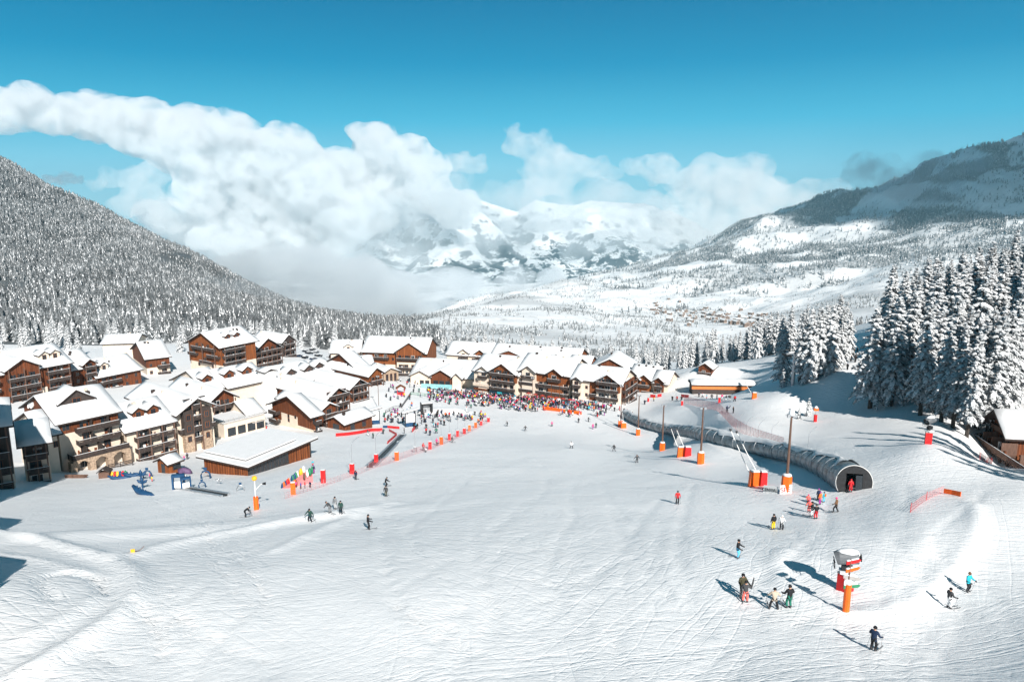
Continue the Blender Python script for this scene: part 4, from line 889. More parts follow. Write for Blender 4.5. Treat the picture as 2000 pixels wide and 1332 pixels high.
# ============ spa hall
b = block('spa_hall', 'low white hall with a very large snow roof and a glazed timber gable', (803,733,312), -12, 925, 24, 4.6, 21, hs=20, seed=49, low='s')
Lb = b['L']; b['o']['category'] = 'building'
wing(b, .5, Lb*.34, 2.2, 4.4, 24, M_STUCCO, 50, back=10); S_, z_ = wing(b, Lb*.36, Lb*.68, 3., 5., 27, M_TIMBER, 51, back=10); wing(b, Lb*.70, Lb*.84, 3.4, 4.8, 40, M_STUCCO, 52, back=10)
for u in (2., 4.6, 7.2): window(b['o'], S_, u, .4, 1.9, 3.2, M_DARKWD, .02)
for u in (5, 7.4): window(b['o'], Side((.5, -2.2), (1,0), (0,-1), 9), u, 1.6, 1.6, 1.6, M_DARKWD, .01)
# ============ central row above the crowd
TC = -28
def central(label, A, pxB, Wd, He, seed, up='s', hs=20):
    return block('chalet', label, A, TC, pxB, Wd, He, 27, hs=hs, up=up, seed=seed, low='s', fl=2.6)
b = central('cream chalet with a teal shop front and wide timber gable above the crowd', (926,722,289), 1013, 18, 10.4, 53); Lb = b['L']
wing(b, Lb*.40, Lb*.97, 1.4, 10.2, 29, M_ORANGE, 54, bal=(4.2, 7., 9.8), hs=7.2, back=9); wing(b, Lb*.12, Lb*.34, .8, 10.2, 30, M_STUCCO, 55, bal=(7.8,), back=6)
balcony(b['o'], b['S']['F'], .3, Lb*.36, 4.6, 1.5, M_STUCCO)
S1 = b['S']['F']; mb = MB(); S1.box(mb, Lb*.42, Lb*.95, 1.42, 2.6, 2.6, 3.5); mb.build('shop_canopy', [mat('navy_canopy', (.015, .035, .05), .6, .2)], b['o']); mb = MB(); S1.box(mb, Lb*.60, Lb*.70, 2.605, 2.66, 2.65, 3.55); mb.build('teal_sign_panel', [mat('teal_panel', (.03, .35, .40), .5, .1)], b['o'])
mb = MB(); S1.box(mb, .3, Lb*.36, .02, 1.2, 2.8, 3.4); mb.build('shop_canopy', [M_TIMBER], b['o']); facade(b, 'F', .5, Lb-.4, (.1,), 0, step=2.5, fm=M_DARKWD); facade(b, Side((Lb*.4,-1.4),(1,0),(0,-1),9), .5, Lb*.55, (.1,), 0, step=2.3, fm=M_DARKWD)
b = central('long cream chalet over the arched doorway and the red parasol terrace', (1014,722,281), 1114, 18, 11, 56); Lb = b['L']
mb = MB(); S1 = b['S']['F']; S1.box(mb, Lb*.32, Lb, .02, .16, 7.4, 10.8); mb.build('timber_wall', [M_ORANGE], b['o'])
for u in (.22, .73): wing(b, Lb*u-2.8, Lb*u+2.8, 1.3, 10.6, 31, M_STUCCO if u < .5 else M_ORANGE, 57, bal=(8.6,), back=8)
facade(b, 'F', .4, Lb*.30, (3., 5.8), 1.5, step=2.6)
for i in range(4): facade(b, 'F', Lb*(.36+.16*i), Lb*(.36+.16*i)+3.1, (3., 5.8), 1.5, step=2.6)
mb = MB(); S1.box(mb, .2, 3.4, .0, .3, -4, 2.9)
mb.build('archway_wall', [M_STUCCO], b['o']); mb = MB()
mb.prism([(.5+1.3+1.25*math.cos(a), -1+2.1+1.25*math.sin(a)) for a in np.linspace(0, PI, 12)]+[(.55, -3), (3.05, -3)], -.36, -.31, 0, 'y'); mb.build('arched_doorway', [M_GLASS], b['o'])
mb = MB(); S1.box(mb, Lb*.2, Lb*.98, .05, 5, 1.6, 1.85); mb.build('terrace_roof', [M_TIMBER], b['o'])
b = central('cream chalet with the wide timber gable at the right of the crowd', (1119,738,269), 1214, 14, 10.6, 58); Lb = b['L']
wing(b, Lb*.52, Lb*.98, 1.3, 10.2, 29, M_ORANGE, 59, bal=(1.7, 4.5, 7.4, 10.), hs=7.2, back=9); wing(b, Lb*.02, Lb*.2, 1., 9.6, 30, M_STUCCO, 60, bal=(2., 4.8, 7.6), back=7)
mb = MB(); b['S']['R'].box(mb, 0, 14, .02, .12, 4, 10.4); mb.build('timber_wall', [M_TIMBER], b['o']); facade(b, 'R', .4, 13.6, (1.6, 4.4, 7.2), 1.5, postn=4, step=2.6)
mb = MB(); b['S']['F'].box(mb, Lb*.36, Lb*.52, .02, .2, 0, 10.4); mb.build('timber_wall', [M_ORANGE], b['o']); facade(b, 'F', Lb*.37, Lb*.51, (2., 4.8), 1.4, step=2.4)
for z in (1.6, 4.4, 7.2): window(b['o'], b['S']['F'], Lb*.29, z, .8, 1., M_ORANGE, .01)
b = block('chalet', 'broad timber gable rising behind the central row', (1154,718,304), -18, 1229, 18, 10, 27, 'y', hs=1, up='t', seed=61)
b = central('cream chalet with two small front gables at the right end of the row', (1229,739,292), 1280, 16, 9.8, 62); Lb = b['L']
for u in (.2, .62): wing(b, Lb*u-2.6, Lb*u+2.6, 1.2, 9.6, 33, M_ORANGE, 63, bal=(7.4,), back=7)
facade(b, 'F', .4, Lb*.45, (1.8, 4.6), 1.4, step=2.6); facade(b, 'F', Lb*.52, Lb-.3, (1.8, 4.6), 1.4, step=2.6)
b = central('last small chalet of the row, dark shutters beside the snow bank', (1277,746,286), 1304, 13, 8.6, 64); Lb = b['L']
wing(b, Lb*.1, Lb*.75, 1., 8.8, 34, M_TIMBER, 65, bal=(1.2, 4., 6.6), back=6)
# ============ pavilion, kiosk, huts
a = W(483,908,146); t = thing('pavilion', 'long low timber slatted pavilion with a flat stepped snow roof', 'building', (a.x, a.y, a.z-3.3), R(64))
PL, PW = 18.5, 12.2; S_ = sides(0, PL, 0, PW); mb = MB(); mb.box(0, PL, 0, PW, -4, 3.0); mb.build('wall', [M_FASCIA], t)
mb = MB()
for k in range(34): S_['L'].box(mb, .1+k*PW/34, .1+k*PW/34+.27, .02, .09+.03*(k%3), -4, 2.95, k%2)
mb.build('slat_cladding', [M_TIMBER, M_ORANGE], t)
mb = MB(); 
for k in range(18): S_['F'].box(mb, PL*.62+k*.36, PL*.62+k*.36+.3, .02, .08+.03*(k%2), -4, 2.95, k%2)
mb.build('slat_cladding', [M_TIMBER, M_ORANGE], t)
for k in range(11): window(t, S_['F'], .9+k*1.0, .2, .8, 2.3, M_DARKWD)
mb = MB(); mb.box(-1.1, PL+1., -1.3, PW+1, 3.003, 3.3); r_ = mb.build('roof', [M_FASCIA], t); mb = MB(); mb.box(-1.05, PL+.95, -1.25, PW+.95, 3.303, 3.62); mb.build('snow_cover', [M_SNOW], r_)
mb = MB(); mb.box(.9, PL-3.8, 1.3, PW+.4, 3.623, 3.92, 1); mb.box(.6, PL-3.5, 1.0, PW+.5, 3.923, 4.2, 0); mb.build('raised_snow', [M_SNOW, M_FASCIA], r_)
b = block('kiosk', 'little orange timber kiosk with a snow roof in the children area', (329,906,150), 60, 351, 3.6, 2.5, 26, hs=0, up='o', seed=66, ov=.6, og=.7); b['o']['category'] = 'hut'
window(b['o'], b['S']['L'], 1.8, .2, 1., 1.9, M_DARKWD, .03); window(b['o'], b['S']['F'], 1.8, .9, 1.6, 1., M_DARKWD, .03)
g_ = G(1364, 729); b = block('timber_hut', 'small timber hut on top of the snow mound near the wood', g_+Vector((0, 0, 2.6)), -30, 1390, 6, 3., 33, 'y', hs=0, up='t', seed=67, ov=1., og=1.)
b['o']['category'] = 'hut'; window(b['o'], b['S']['F'], b['L']*.4, .5, 1.2, 1.2, M_WHITE, .03); balcony(b['o'], b['S']['F'], 0, b['L'], .1, 1.)
a = G(1352,770); LL = 22.; t = thing('lift_building', 'long low lift building with an orange front under a snow bank', 'building', (a.x, a.y, max(a.z, float(ground_z(a.x+11, a.y-1)[0]), float(ground_z(a.x+20, a.y-1)[0])-.4)+.5), R(-3))
mb = MB(); mb.box(0, LL, 0, 6, -6, 1.5); mb.build('wall', [M_DARKWD], t); mb = MB(); mb.box(-.3, LL-2, -.28, -.02, .0, 1.15); mb.build('orange_fascia', [mat('orange_panel', (.55, .17, .045), .6, .15)], t)
mb = MB(); mb.box(-.6, LL+1, -.8, 6.6, 1.503, 1.75); r_ = mb.build('roof', [M_FASCIA], t); snow_cap(r_, -.5, LL+.9, [(-.75, 1.76), (3, 2.6), (6.5, 1.8)], .8, 68)
# ============ lodge at the right edge
b = block('lodge', 'brown timber lodge at the right edge with a deck on braced posts', (1941,822,142), -98, 1985, 16, 6.2, 37, 'y', hs=0, up='t', seed=69, og=2.4, ov=1.3)
Lb = b['L']; S1 = b['S']['F']; balcony(b['o'], S1, -.8, Lb+12, 2.4, 3.4, M_POST)
mb = MB(); S1.box(mb, .2, Lb, .02, .5, 5.0, 5.9); mb.build('balcony_beam', [M_POST], b['o'])
for u in (1.6, 3.6, 5.8): window(b['o'], S1, u, 2.9, 1.2, 1.5, M_DARKWD, .05)
window(b['o'], S1, Lb/2, 6.4, 2.2, 1.6, M_DARKWD, .05)
for u in np.arange(-.5, Lb+12, 2.6):
    mb = MB(); S1.box(mb, u-.14, u+.14, 2.9, 3.2, -5, 2.2)
    for q in (-1, 1): mb.tube([S1.p(u, 3.05, .9), S1.p(u+q*1., 3.05, 2.2)], .09, 5)
    mb.build('braced_post', [M_POST], b['o'])
# chalet just outside the frame on the left whose shadow falls into the picture
b = block('chalet', 'tall chalet outside the left edge that shades the dark lower left chalets', Vector((-87., 90., float(ground_z(-87., 90.)[0])+19)), 51, None, 14, 19, 27, L_=13, hs=6, seed=71); facade(b, 'F', .4, 12.6, (.4, 3.2, 6, 8.8, 11.6, 14.4), 1.6, postn=4)
for (x_, y_, l_) in ((-37., 39., 'nearer'), (-55., 62., 'farther')):
    g_ = float(ground_z(x_, y_)[0]); b = block('chalet', l_+' chalet outside the left edge, only its shadow shows', Vector((x_, y_, g_+6.2)), 118, None, 8, 6.2, 30, L_=9, hs=3, seed=70)
    facade(b, 'F', .4, 8.6, (.2, 2.9), 1.4, postn=3)
# ============ village far down on the plateau
M_TILE = mat('ochre_walls', (.20, .145, .115), .9, .3, .3)
vm = []
for k, (w, l, h) in enumerate(((9, 12, 6), (8, 16, 7), (11, 11, 8))):
    mb = MB(); mb.prism([(0,-3),(w,-3),(w,h),(w/2,h+w*.28),(0,h)], 0, l, 0, 'y'); t_ = .5
    mb.prism([(-.7,h-.4),(w/2,h+w*.28),(w+.7,h-.4),(w+.7,h),(w/2,h+w*.28+t_),(-.7,h)], -.6, l+.6, 1, 'y')
    for q in range(3):
        mb.box(w*.15+q*w*.27, w*.15+q*w*.27+1.1, -.06, -.01, h*.55, h*.55+1.4, 2)
    me = bpy.data.meshes.new('village_house'); me.from_pydata(mb.v, [], mb.f)
    for m_ in (M_TILE, M_SNOW, M_GLASS): me.materials.append(m_)
    me.polygons.foreach_set('material_index', mb.m); vm.append(me)
rv = random.Random(3); used_ = []
for k in range(900):
    t_ = rv.random(); px = 1275+225*t_+rv.gauss(0, 8); py = 603+ (34*t_)+rv.gauss(0, 8)
    p = G(px, py, 800, 5000); 
    if any((p-q).length < 15 for q in used_): continue
    used_.append(p); o = link('village_house', rv.choice(vm), None, p-Vector((0,0,.5))); o.rotation_euler.z = rv.uniform(-.5, .9); o.scale = (1.05,)*3
    tag(o, 'tiny ochre house of the far village on the snowy plateau', 'house', 'houses of the far village')
    if len(used_) > 74: break
# ------------------------------------------------------------------ things on the snow
M_RED = mat('red_vinyl', (.62, .018, .02), .5, .12, 1.5)
M_ORG = mat('orange_vinyl', (.85, .13, .012), .5, .10, 1.5)
M_STEEL = mat('galvanised_steel', (.42, .44, .46), .45, .15, 3, metal=.6)
M_BLACK = mat('black_paint', (.018, .019, .021), .5, .3, 3)
M_BLUE = mat('blue_plastic', (.012, .055, .13), .5, .2, 2)
M_YEL = mat('yellow_plastic', (.85, .42, .03), .5, .1, 2)
M_GREEN = mat('green_plastic', (.03, .20, .10), .5, .2, 2)
M_PINKNET = mat('pink_net', (.72, .22, .22), .7, .1, 3)
M_REDNET = mat('red_net', (.75, .10, .08), .7, .1, 3)
M_TUBE = mat('ribbed_tunnel_cover', (.19, .23, .25), .42, .55, .9, metal=.25, bump=.9, bscale=1.6)
def up(px0, py0, py1, p=None):
    """height in metres of something standing at pixel (px0,py0) whose top shows at row py1"""
    p = p or G(px0, py0); d = depth(p); v = (666-py1)/F; y, z = p.y, p.z
    # point above p seen at row py1:  (y*SP+(z+h)*CP)/(y*CP-(z+h)*SP) = v
    return (v*(y*CP-z*SP)-y*SP-z*CP)/(CP+v*SP)
# ---- covered conveyor
path = [(1667,957),(1640,938),(1608,922),(1565,905),(1520,894),(1475,883),(1430,872),(1374,859),(1317,848),(1272,838),(1240,826),(1222,815)]
cpts = [G(*q) for q in path]
def resample(P, step):
    out = [P[0].copy()]; 
    for a, b in zip(P[:-1], P[1:]):
        n = max(1, int((b-a).length/step))
        for i in range(1, n+1): out.append(a+(b-a)*i/n)
    return out
def smooth(P, k=6):
    for _ in range(k): P = [P[0]]+[(P[i-1]+P[i]*2+P[i+1])/4 for i in range(1, len(P)-1)]+[P[-1]]
    return P
cp = smooth(resample(cpts, .8), 40)
RT = 2.05; RTI = lambda i: RT*(1-.28*min(1, max(0, i-2)/22))
org = cp[0].copy(); t = thing('covered_conveyor', 'long silver ribbed tunnel over the ski conveyor with a round black mouth', 'ski conveyor', org)
V = []; Fq = []; n = 22; rc = random.Random(2)
def frame(i, P):
    d = (P[min(i+1, len(P)-1)]-P[max(i-1, 0)]); d.z *= .6; d.normalize(); s_ = d.cross(Vector((0,0,1))).normalized(); return d, s_, s_.cross(d)
for i, p in enumerate(cp):
    d, s_, u_ = frame(i, cp); rr = RTI(i)*(1+(.03, .03, .0)[i%3]+.02*math.sin(i*.31))
    for k in range(n):
        a = -.75+(PI+1.5)*k/(n-1); V.append(p-org+s_*math.cos(a)*rr+u_*(1.0+math.sin(a)*rr))
for i in range(len(cp)-1):
    for k in range(n-1): Fq.append((i*n+k, i*n+k+1, (i+1)*n+k+1, (i+1)*n+k))
mesh_obj('cover', V, Fq, M_TUBE, t, smooth=False)
for i in range(4, len(cp)-1, 4):
    mb = MB(); d, s_, u_ = frame(i, cp); mb.tube([cp[i]-org+s_*math.cos(a)*RTI(i)*1.06+u_*(1.+math.sin(a)*RTI(i)*1.06) for a in np.linspace(-.7, PI+.7, 20)], .05, 4); mb.build('rib', [M_STEEL], t)
V = []; Fq = []; m = 8     # old snow lying along the top, wide here and narrow there
for i in range(3, len(cp)-1):
    d, s_, u_ = frame(i, cp); w0 = .18+.75*float(vnoise(i*.33, 3.)**1.5); w1 = .15+.85*float(vnoise(i*.29, 8.)**1.3); a0, a1 = 1.62-w0, 1.62+w1
    for k in range(m):
        a = a0+(a1-a0)*k/(m-1); h = (.05+.26*math.sin(PI*k/(m-1)))*(.4+float(vnoise(i*.6, k*.7+20))); V.append(cp[i]-org+s_*math.cos(a)*(RTI(i)*1.05+h)+u_*(1.+math.sin(a)*(RTI(i)*1.05+h)))
n_ = len(V)//m
for i in range(n_-1):
    for k in range(m-1): Fq.append((i*m+k, i*m+k+1, (i+1)*m+k+1, (i+1)*m+k))
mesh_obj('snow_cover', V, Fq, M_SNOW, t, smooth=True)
d, s_, u_ = frame(0, cp); d = -d
def mo(a, b, c): return s_*a+u_*(1.0+b)+d*c
mb = MB(); 
def wallpiece(poly, c0=.05, c1=.16, m=0):
    k = len(poly); v = [mo(a, b, c0) for a, b in poly]+[mo(a, b, c1) for a, b in poly]
    mb.add(v, [tuple(range(k)), tuple(range(2*k-1, k-1, -1))]+[(i, i+k, (i+1)%k+k, (i+1)%k) for i in range(k)], m)
R2 = RT+.05; ci = lambda a: (R2*math.cos(a), R2*math.sin(a)); flo = -1.1
ar = lambda a0, a1: [ci(a0+(a1-a0)*q/10) for q in range(11)]
aL = math.acos(-.95/R2); aR = math.acos(.95/R2); ab = math.asin(flo/R2)
wallpiece(ar(aL, PI-ab)+[(-.95, flo)]); wallpiece(ar(ab, aR)+[(.95, flo)]); wallpiece(ar(aR, aL)+[(-.95, 1.1), (.95, 1.1)])
mb.build('mouth_panel', [M_BLACK], t)
mb = MB(); mb.tube([mo(*ci(ab+(PI-2*ab)*q/30), .1) for q in range(31)], .06, 6); mb.build('mouth_rim', [M_WHITE], t)
mb = MB(); v = [mo(-.9, flo+.02, .6), mo(.9, flo+.02, .6), mo(.9, flo+.02, -7), mo(-.9, flo+.02, -7), mo(-.9, flo-.4, .6), mo(.9, flo-.4, .6), mo(.9, flo-.4, -7), mo(-.9, flo-.4, -7)]
mb.add(v, [(0,1,2,3),(7,6,5,4),(0,4,5,1),(1,5,6,2),(2,6,7,3),(3,7,4,0)]); mb.build('belt', [M_BLACK], t)
mb = MB(); v = [mo(.1, flo, .35), mo(.86, flo, .35), mo(.86, .95, .35), mo(.1, .95, .35), mo(.1, flo, .29), mo(.86, flo, .29), mo(.86, .95, .29), mo(.1, .95, .29)]
mb.add(v, [(0,1,2,3),(7,6,5,4),(0,4,5,1),(1,5,6,2),(2,6,7,3),(3,7,4,0)]); mb.build('glass_door', [M_GLASS], t)
mb = MB(); v = [mo(-1.2, flo-.1, .2), mo(1.2, flo-.1, .2), mo(1.6, flo-.45, 2.6), mo(-1.4, flo-.45, 2.6), mo(-1.2, flo-1.3, .2), mo(1.2, flo-1.3, .2), mo(1.6, flo-1.3, 2.6), mo(-1.4, flo-1.3, 2.6)]
mb.add(v, [(0,1,2,3),(7,6,5,4),(0,4,5,1),(1,5,6,2),(2,6,7,3),(3,7,4,0)]); mb.build('ramp', [M_CONC], t)
MOUTH = (cp[0]+mo(-.5, flo+.03, .5))
# ---- wooden floodlight poles with padded feet
def floodlight(px, py, ptop, lab, pad=True, cap=False, r=.17, padh=None):
    p = G(px, py); h = up(px, py, ptop, p); t = thing('floodlight_pole', lab, 'light pole', p); b = MB(); b.tube([(0,0,-1),(0,0,h*.5),(0,0,h)], [r*1.15, r, r*.72], 8); b.build('pole', [M_POST], t)
    for q in (-1, 1):
        b = MB(); b.tube([(0,0,h-.25),(q*.34,-.05,h-.12)], .05, 6); b.box(q*.34-.2, q*.34+.2, -.22, .12, h-.2, h+.22); b.build('lamp_head', [M_STEEL], t)
    if cap: b = MB(); b.tube([(0,0,h),(0,0,h+.25),(0,0,h+.75),(0,0,h+1.0)], [.32, .42, .3, .08], 8); b.build('snow_cap', [M_SNOW], t, True)
    if pad:
        ph = padh or 1.9; b = MB(); b.tube([(0,0,-.6),(0,0,ph*.5),(0,0,ph-.1),(0,0,ph)], [.62, .66, .62, .5], 6); b.build('safety_pad', [M_ORG], t)
        b = MB(); b.tube([(0,0,ph),(0,0,ph+.18),(0,0,ph+.26)], [.62, .5, .2], 8); b.build('snow_cap', [M_SNOW], t, True)
    return t
floodlight(1535, 961, 812, 'tallest brown floodlight pole with a big orange foot pad and snow on its head', cap=True, padh=2.3)
floodlight(1368, 906, 797, 'brown floodlight pole between two lance pairs, orange foot pad', padh=2.1)
floodlight(1293, 880, 792, 'brown floodlight pole with a small orange foot pad beside the tunnel')
floodlight(1246, 850, 773, 'thin brown floodlight pole nearest the silver tunnel bend')
floodlight(1212, 836, 754, 'thin far floodlight pole standing behind the orange twin pads', pad=False, r=.12)
floodlight(1040, 792, 738, 'slim light pole standing in the crowd before the long cream chalet', pad=False, r=.09)
floodlight(740, 800, 735, 'slim light pole at the end of the timber terrace', pad=False, r=.09)
# ---- snow lances: leaning tube on a padded foot
def lance(px, py, tx, ty, m, lab, w=.75, ph=1.7, group=None):
    p = G(px, py); t = thing('snow_lance', lab, 'snow lance', p, 0, group); q = W(tx, ty, depth(p)+2.5)-p; b = MB(); b.tube([(0,0,.3), q*.5, q], [.075, .06, .05], 6); b.build('lance_tube', [M_WHITE], t)
    b = MB(); b.tube([q, q*1.045], [.13, .16], 8); b.build('nozzle_head', [M_BLACK], t)
    b = MB(); b.prism([(-w, -.5), (w, -.5), (w*.92, ph), (-w*.8, ph+.12)], -.35, .45, 0, 'y'); b.build('safety_pad', [m], t); b = MB(); b.box(-w*.75, w*.85, -.3, .4, ph+.1, ph+.25); b.build('snow_cap', [M_SNOW], t)
    return t
lance(1474, 950, 1428, 842, M_ORG, 'white snow lance on a big orange pad, left of the nearest pair', .85, 2.0); lance(1490, 949, 1440, 846, M_RED, 'white snow lance on a red pad, right of the nearest pair', .45, 1.9)
lance(1330, 893, 1311, 838, M_ORG, 'snow lance with orange pad in the middle pair', .75, 1.8); lance(1343, 892, 1322, 840, M_RED, 'snow lance with red pad in the middle pair', .6, 1.7)
lance(1212, 833, 1208, 800, M_ORG, 'far snow lance with orange pad, left one of the far pair', .8, 1.8); lance(1218, 836, 1216, 805, M_ORG, 'far snow lance with orange pad, right one of the far pair', .8, 1.6)
lance(1473, 778, 1456, 748, M_ORG, 'lance on an orange pad at the foot of the shaded slope', .6, 1.5)
# ---- lettered banners on the snow below the nearest lances
def flat_banner(px0, py0, px1, py1, h, name, lab, m, text=None, tm=None, sz=.6):
    a, b = G(px0, py0), G(px1, py1); d = b-a; L_ = d.length; t = thing(name, lab, 'banner', a, math.atan2(d.y, d.x)); mb = MB(); sl_ = d.z/L_
    n = 10
    for i in range(n): mb.add([(L_*i/n, 0, sl_*L_*i/n), (L_*(i+1)/n, 0, sl_*L_*(i+1)/n), (L_*(i+1)/n, .1, sl_*L_*(i+1)/n+h), (L_*i/n, .1, sl_*L_*i/n+h), (L_*i/n, .05, sl_*L_*i/n), (L_*(i+1)/n, .05, sl_*L_*(i+1)/n), (L_*(i+1)/n, .15, sl_*L_*(i+1)/n+h), (L_*i/n, .15, sl_*L_*i/n+h)], [(0,1,2,3),(7,6,5,4),(3,2,6,7),(0,4,5,1)])
    mb.build('cloth', [m], t)
    if text:
        cu = bpy.data.curves.new('lettering', 'FONT'); cu.body = text; cu.size = sz; cu.extrude = .008; cu.align_x = 'CENTER'; o = link('tmp', cu)
        dg = bpy.context.evaluated_depsgraph_get(); me = bpy.data.meshes.new_from_object(o.evaluated_get(dg)); bpy.data.objects.remove(o); me.materials.clear(); me.materials.append(tm)
        l = link('lettering', me, t); l.rotation_euler = (R(84), -math.atan(sl_), 0); l.location = (L_/2, -.03, sl_*L_/2+h*.2)
    return t
flat_banner(1490, 961, 1517, 963, .95, 'lettered_banner', 'white banner with dark letters on the snow beneath the nearest lance pair', M_WHITE, 'CENVIAL', M_BLACK, .62)
flat_banner(1523, 964, 1546, 962, 1.1, 'lettered_banner', 'white banner with red letters wrapped below the tallest floodlight pole', M_WHITE, 'SEE', M_RED, .85)
# ---- nets
def net(pts, h, lab, m, name='net_fence', lean=0., dens=.45, rows=7, posts_=4.5, w=.034):
    P = [G(*q) for q in pts]; P = smooth(resample(P, 1.), 4); o0 = P[0].copy(); t = thing(name, lab, 'fence', o0); mb = MB()
    for j in range(rows):
        z = h*(j+.3)/rows
        for a, b in zip(P[:-1], P[1:]):
            a_, b_ = a-o0, b-o0; mb.add([a_+Vector((0,0,z)), b_+Vector((0,0,z)), b_+Vector((0,0,z+w*2)), a_+Vector((0,0,z+w*2))], [(0,1,2,3)])
    L_ = sum((b-a).length for a, b in zip(P[:-1], P[1:])); acc = 0
    for a, b in zip(P[:-1], P[1:]):
        l = (b-a).length; k = max(1, int(l/dens)); dr = (b-a)/l
        for i in range(k):
            q = a-o0+(b-a)*i/k; mb.add([q, q+dr*w*2, q+dr*w*2+Vector((0,0,h)), q+Vector((0,0,h))], [(0,1,2,3)])
    o = mb.build('net', [m], t)
    acc = 1e9
    for a, b in zip(P[:-1], P[1:]):
        acc += (b-a).length
        if acc > posts_: acc = 0; mb = MB(); q = a-o0; mb.tube([q-Vector((0,0,.5)), q+Vector((0,0,h+.15))], .03, 5); mb.build('post', [M_RED if m is not M_PINKNET else M_STEEL], t)
    return t
net([(1336,787),(1372,796),(1402,803),(1420,822),(1433,837),(1458,854),(1490,866),(1530,880)], 2.4, 'tall pink safety net running down the bank above the silver tunnel', M_PINKNET, dens=.35, rows=10)
net([(720,918),(775,899),(812,886),(842,878),(880,863),(917,845),(956,824)], 1.5, 'low pink net along the line of red pads', M_PINKNET, w=.016)
net([(1778,1000),(1795,985),(1815,972),(1843,962)], .9, 'red safety net on the rim of the snow bank at right', M_REDNET, dens=.3, rows=6, w=.011)
net([(556,975),(600,960),(640,948),(690,930),(722,918)], 1.1, 'thin net fence below the children area', M_PINKNET, rows=4, dens=.8, w=.016)
net([(1912,893),(1925,905),(1938,905)], .9, 'scrap of orange net in front of the lodge', M_REDNET, rows=5)
def banner(pts, h, lab, m, name='banner', z0=.1):
    P = [G(*q) for q in pts]; P = resample(P, .8); P = smooth(P, 3); o0 = P[0].copy(); V = []; Fq = []
    for i, p in enumerate(P):
        d = P[min(i+1, len(P)-1)]-P[max(i-1, 0)]; s_ = Vector((-d.y, d.x, 0)).normalized()*.04
        for z in (z0, z0+h):
            for q in (-1, 1): V.append(p-o0+s_*q+Vector((0,0,z)))
    for i in range(len(P)-1):
        a, b = i*4, i*4+4; Fq += [(a, b, b+2, a+2), (a+1, a+3, b+3, b+1), (a+2, b+2, b+3, a+3), (a, a+1, b+1, b)]
    Fq += [(0, 2, 3, 1), (len(V)-4, len(V)-3, len(V)-1, len(V)-2)]
    o = mesh_obj(name, V, Fq, m, loc=o0); return tag(o, lab, 'banner')
banner([(1843,964),(1858,965),(1876,970)], .55, 'orange banner at the end of the red net on the snow bank', M_ORG)
banner([(656,853),(680,851),(705,847),(722,843),(747,842)], .85, 'long red banner curving in front of the timber booth', M_RED)
banner([(757,836),(780,838)], .7, 'short red banner left of the info boards', M_RED); banner([(748,836),(757,836)], .7, 'small dark blue banner beside the short red one', M_BLUE)
banner([(760,842),(775,850)], .65, 'red barrier banner leading down to the conveyor corner', M_RED); banner([(775,850),(757,868)], .65, 'red barrier banner along the upper side of the conveyor', M_RED)
banner([(1060,800),(1085,803),(1110,807),(1136,810)], 1.1, 'orange red banner at the edge of the crowd below the chalets', M_ORG)
banner([(805,844),(813,836)], 1., 'red and white banner slanting beside the right info board', M_RED)
for i, (a, b, c, d, l) in enumerate(((1270,776,1280,777,'leftmost'), (1284,776,1292,775,'second'), (1330,776,1345,777,'rightmost'))): banner([(a,b),(c,d)], 1.1, l+' little red banner by the snow bank right of the chalets', M_RED)
# ---- red pads with bent poles along the left edge of the piste
def padpole(px, py, h, lab, m=M_RED, crook=True, w=.36, grp=None):
    p = G(px, py); t = thing('padded_pole', lab, 'padded pole', p, random.uniform(-.4, .4), grp); b = MB(); b.box(-w, w, -w*.7, w*.7, -.4, h); b.build('safety_pad', [m], t)
    b = MB(); b.box(-w*.9, w*.9, -w*.6, w*.6, h+.003, h+.1); b.build('snow_cap', [M_SNOW], t)
    if crook: b = MB(); b.tube([(0,0,h*.5),(0,0,h+3.2),(.25,0,h+4.),(1.1,0,h+4.9),(1.8,0,h+5.3)], .045, 5); b.build('bent_pole', [M_STEEL], t)
    return t
for (px, py, h, m, c, l) in ((735,904,1.9,M_RED,1,'red pad with bent pole at the foot of the carpet lift'), (775,898,1.8,M_ORG,0,'plain orange pad next after the carpet lift'), (840,877,1.8,M_RED,0,'dark red pad beside the pair in red jackets'), (862,868,1.9,M_ORG,1,'bright orange pad with a bent pole, right of the pink skier'),
        (878,860,1.7,M_RED,1,'narrow red pad with bent pole in mid row'), (894,853,1.7,M_RED,1,'red pad with bent pole, third from the upper end'), (907,847,1.6,M_RED,1,'slim red pad with bent pole before the two wide orange ones'), (917,841,1.8,M_ORG,0,'wide orange pad high in the row'), (929,835,1.7,M_ORG,0,'wide orange pad next to the topmost red pads'),
        (940,830,1.4,M_RED,0,'small red pad just above the wide orange pads'), (954,824,1.4,M_RED,0,'topmost small red pad of the row'), (688,925,1.9,M_RED,1,'red orange pad with bent pole left of the carpet lift'), (632,944,2.3,M_RED,0,'tall red pad beside the inflatable slide'), (573,966,2.0,M_ORG,0,'orange red slab pad below the inflatable slide')):
    padpole(px, py, h, l, m, c)
padpole(811, 883, 1.3, 'grey bin pad with a bent pole between the red jackets and the carpet lift', M_STEEL)
for (px, py, l) in ((1440,845,'first'), (1457,852,'second'), (1480,858,'third'), (1506,864,'fourth'), (1578,878,'last')):
    p = G(px, py); b = MB(); b.tube([(0,0,-.3),(0,0,2.6),(.3,0,3.3),(1.2,0,4.1)], .04, 5); tag(b.build('bent_pole', [M_STEEL], None, loc=p), l+' bare bent pole from the left on the slope behind the tunnel', 'pole')
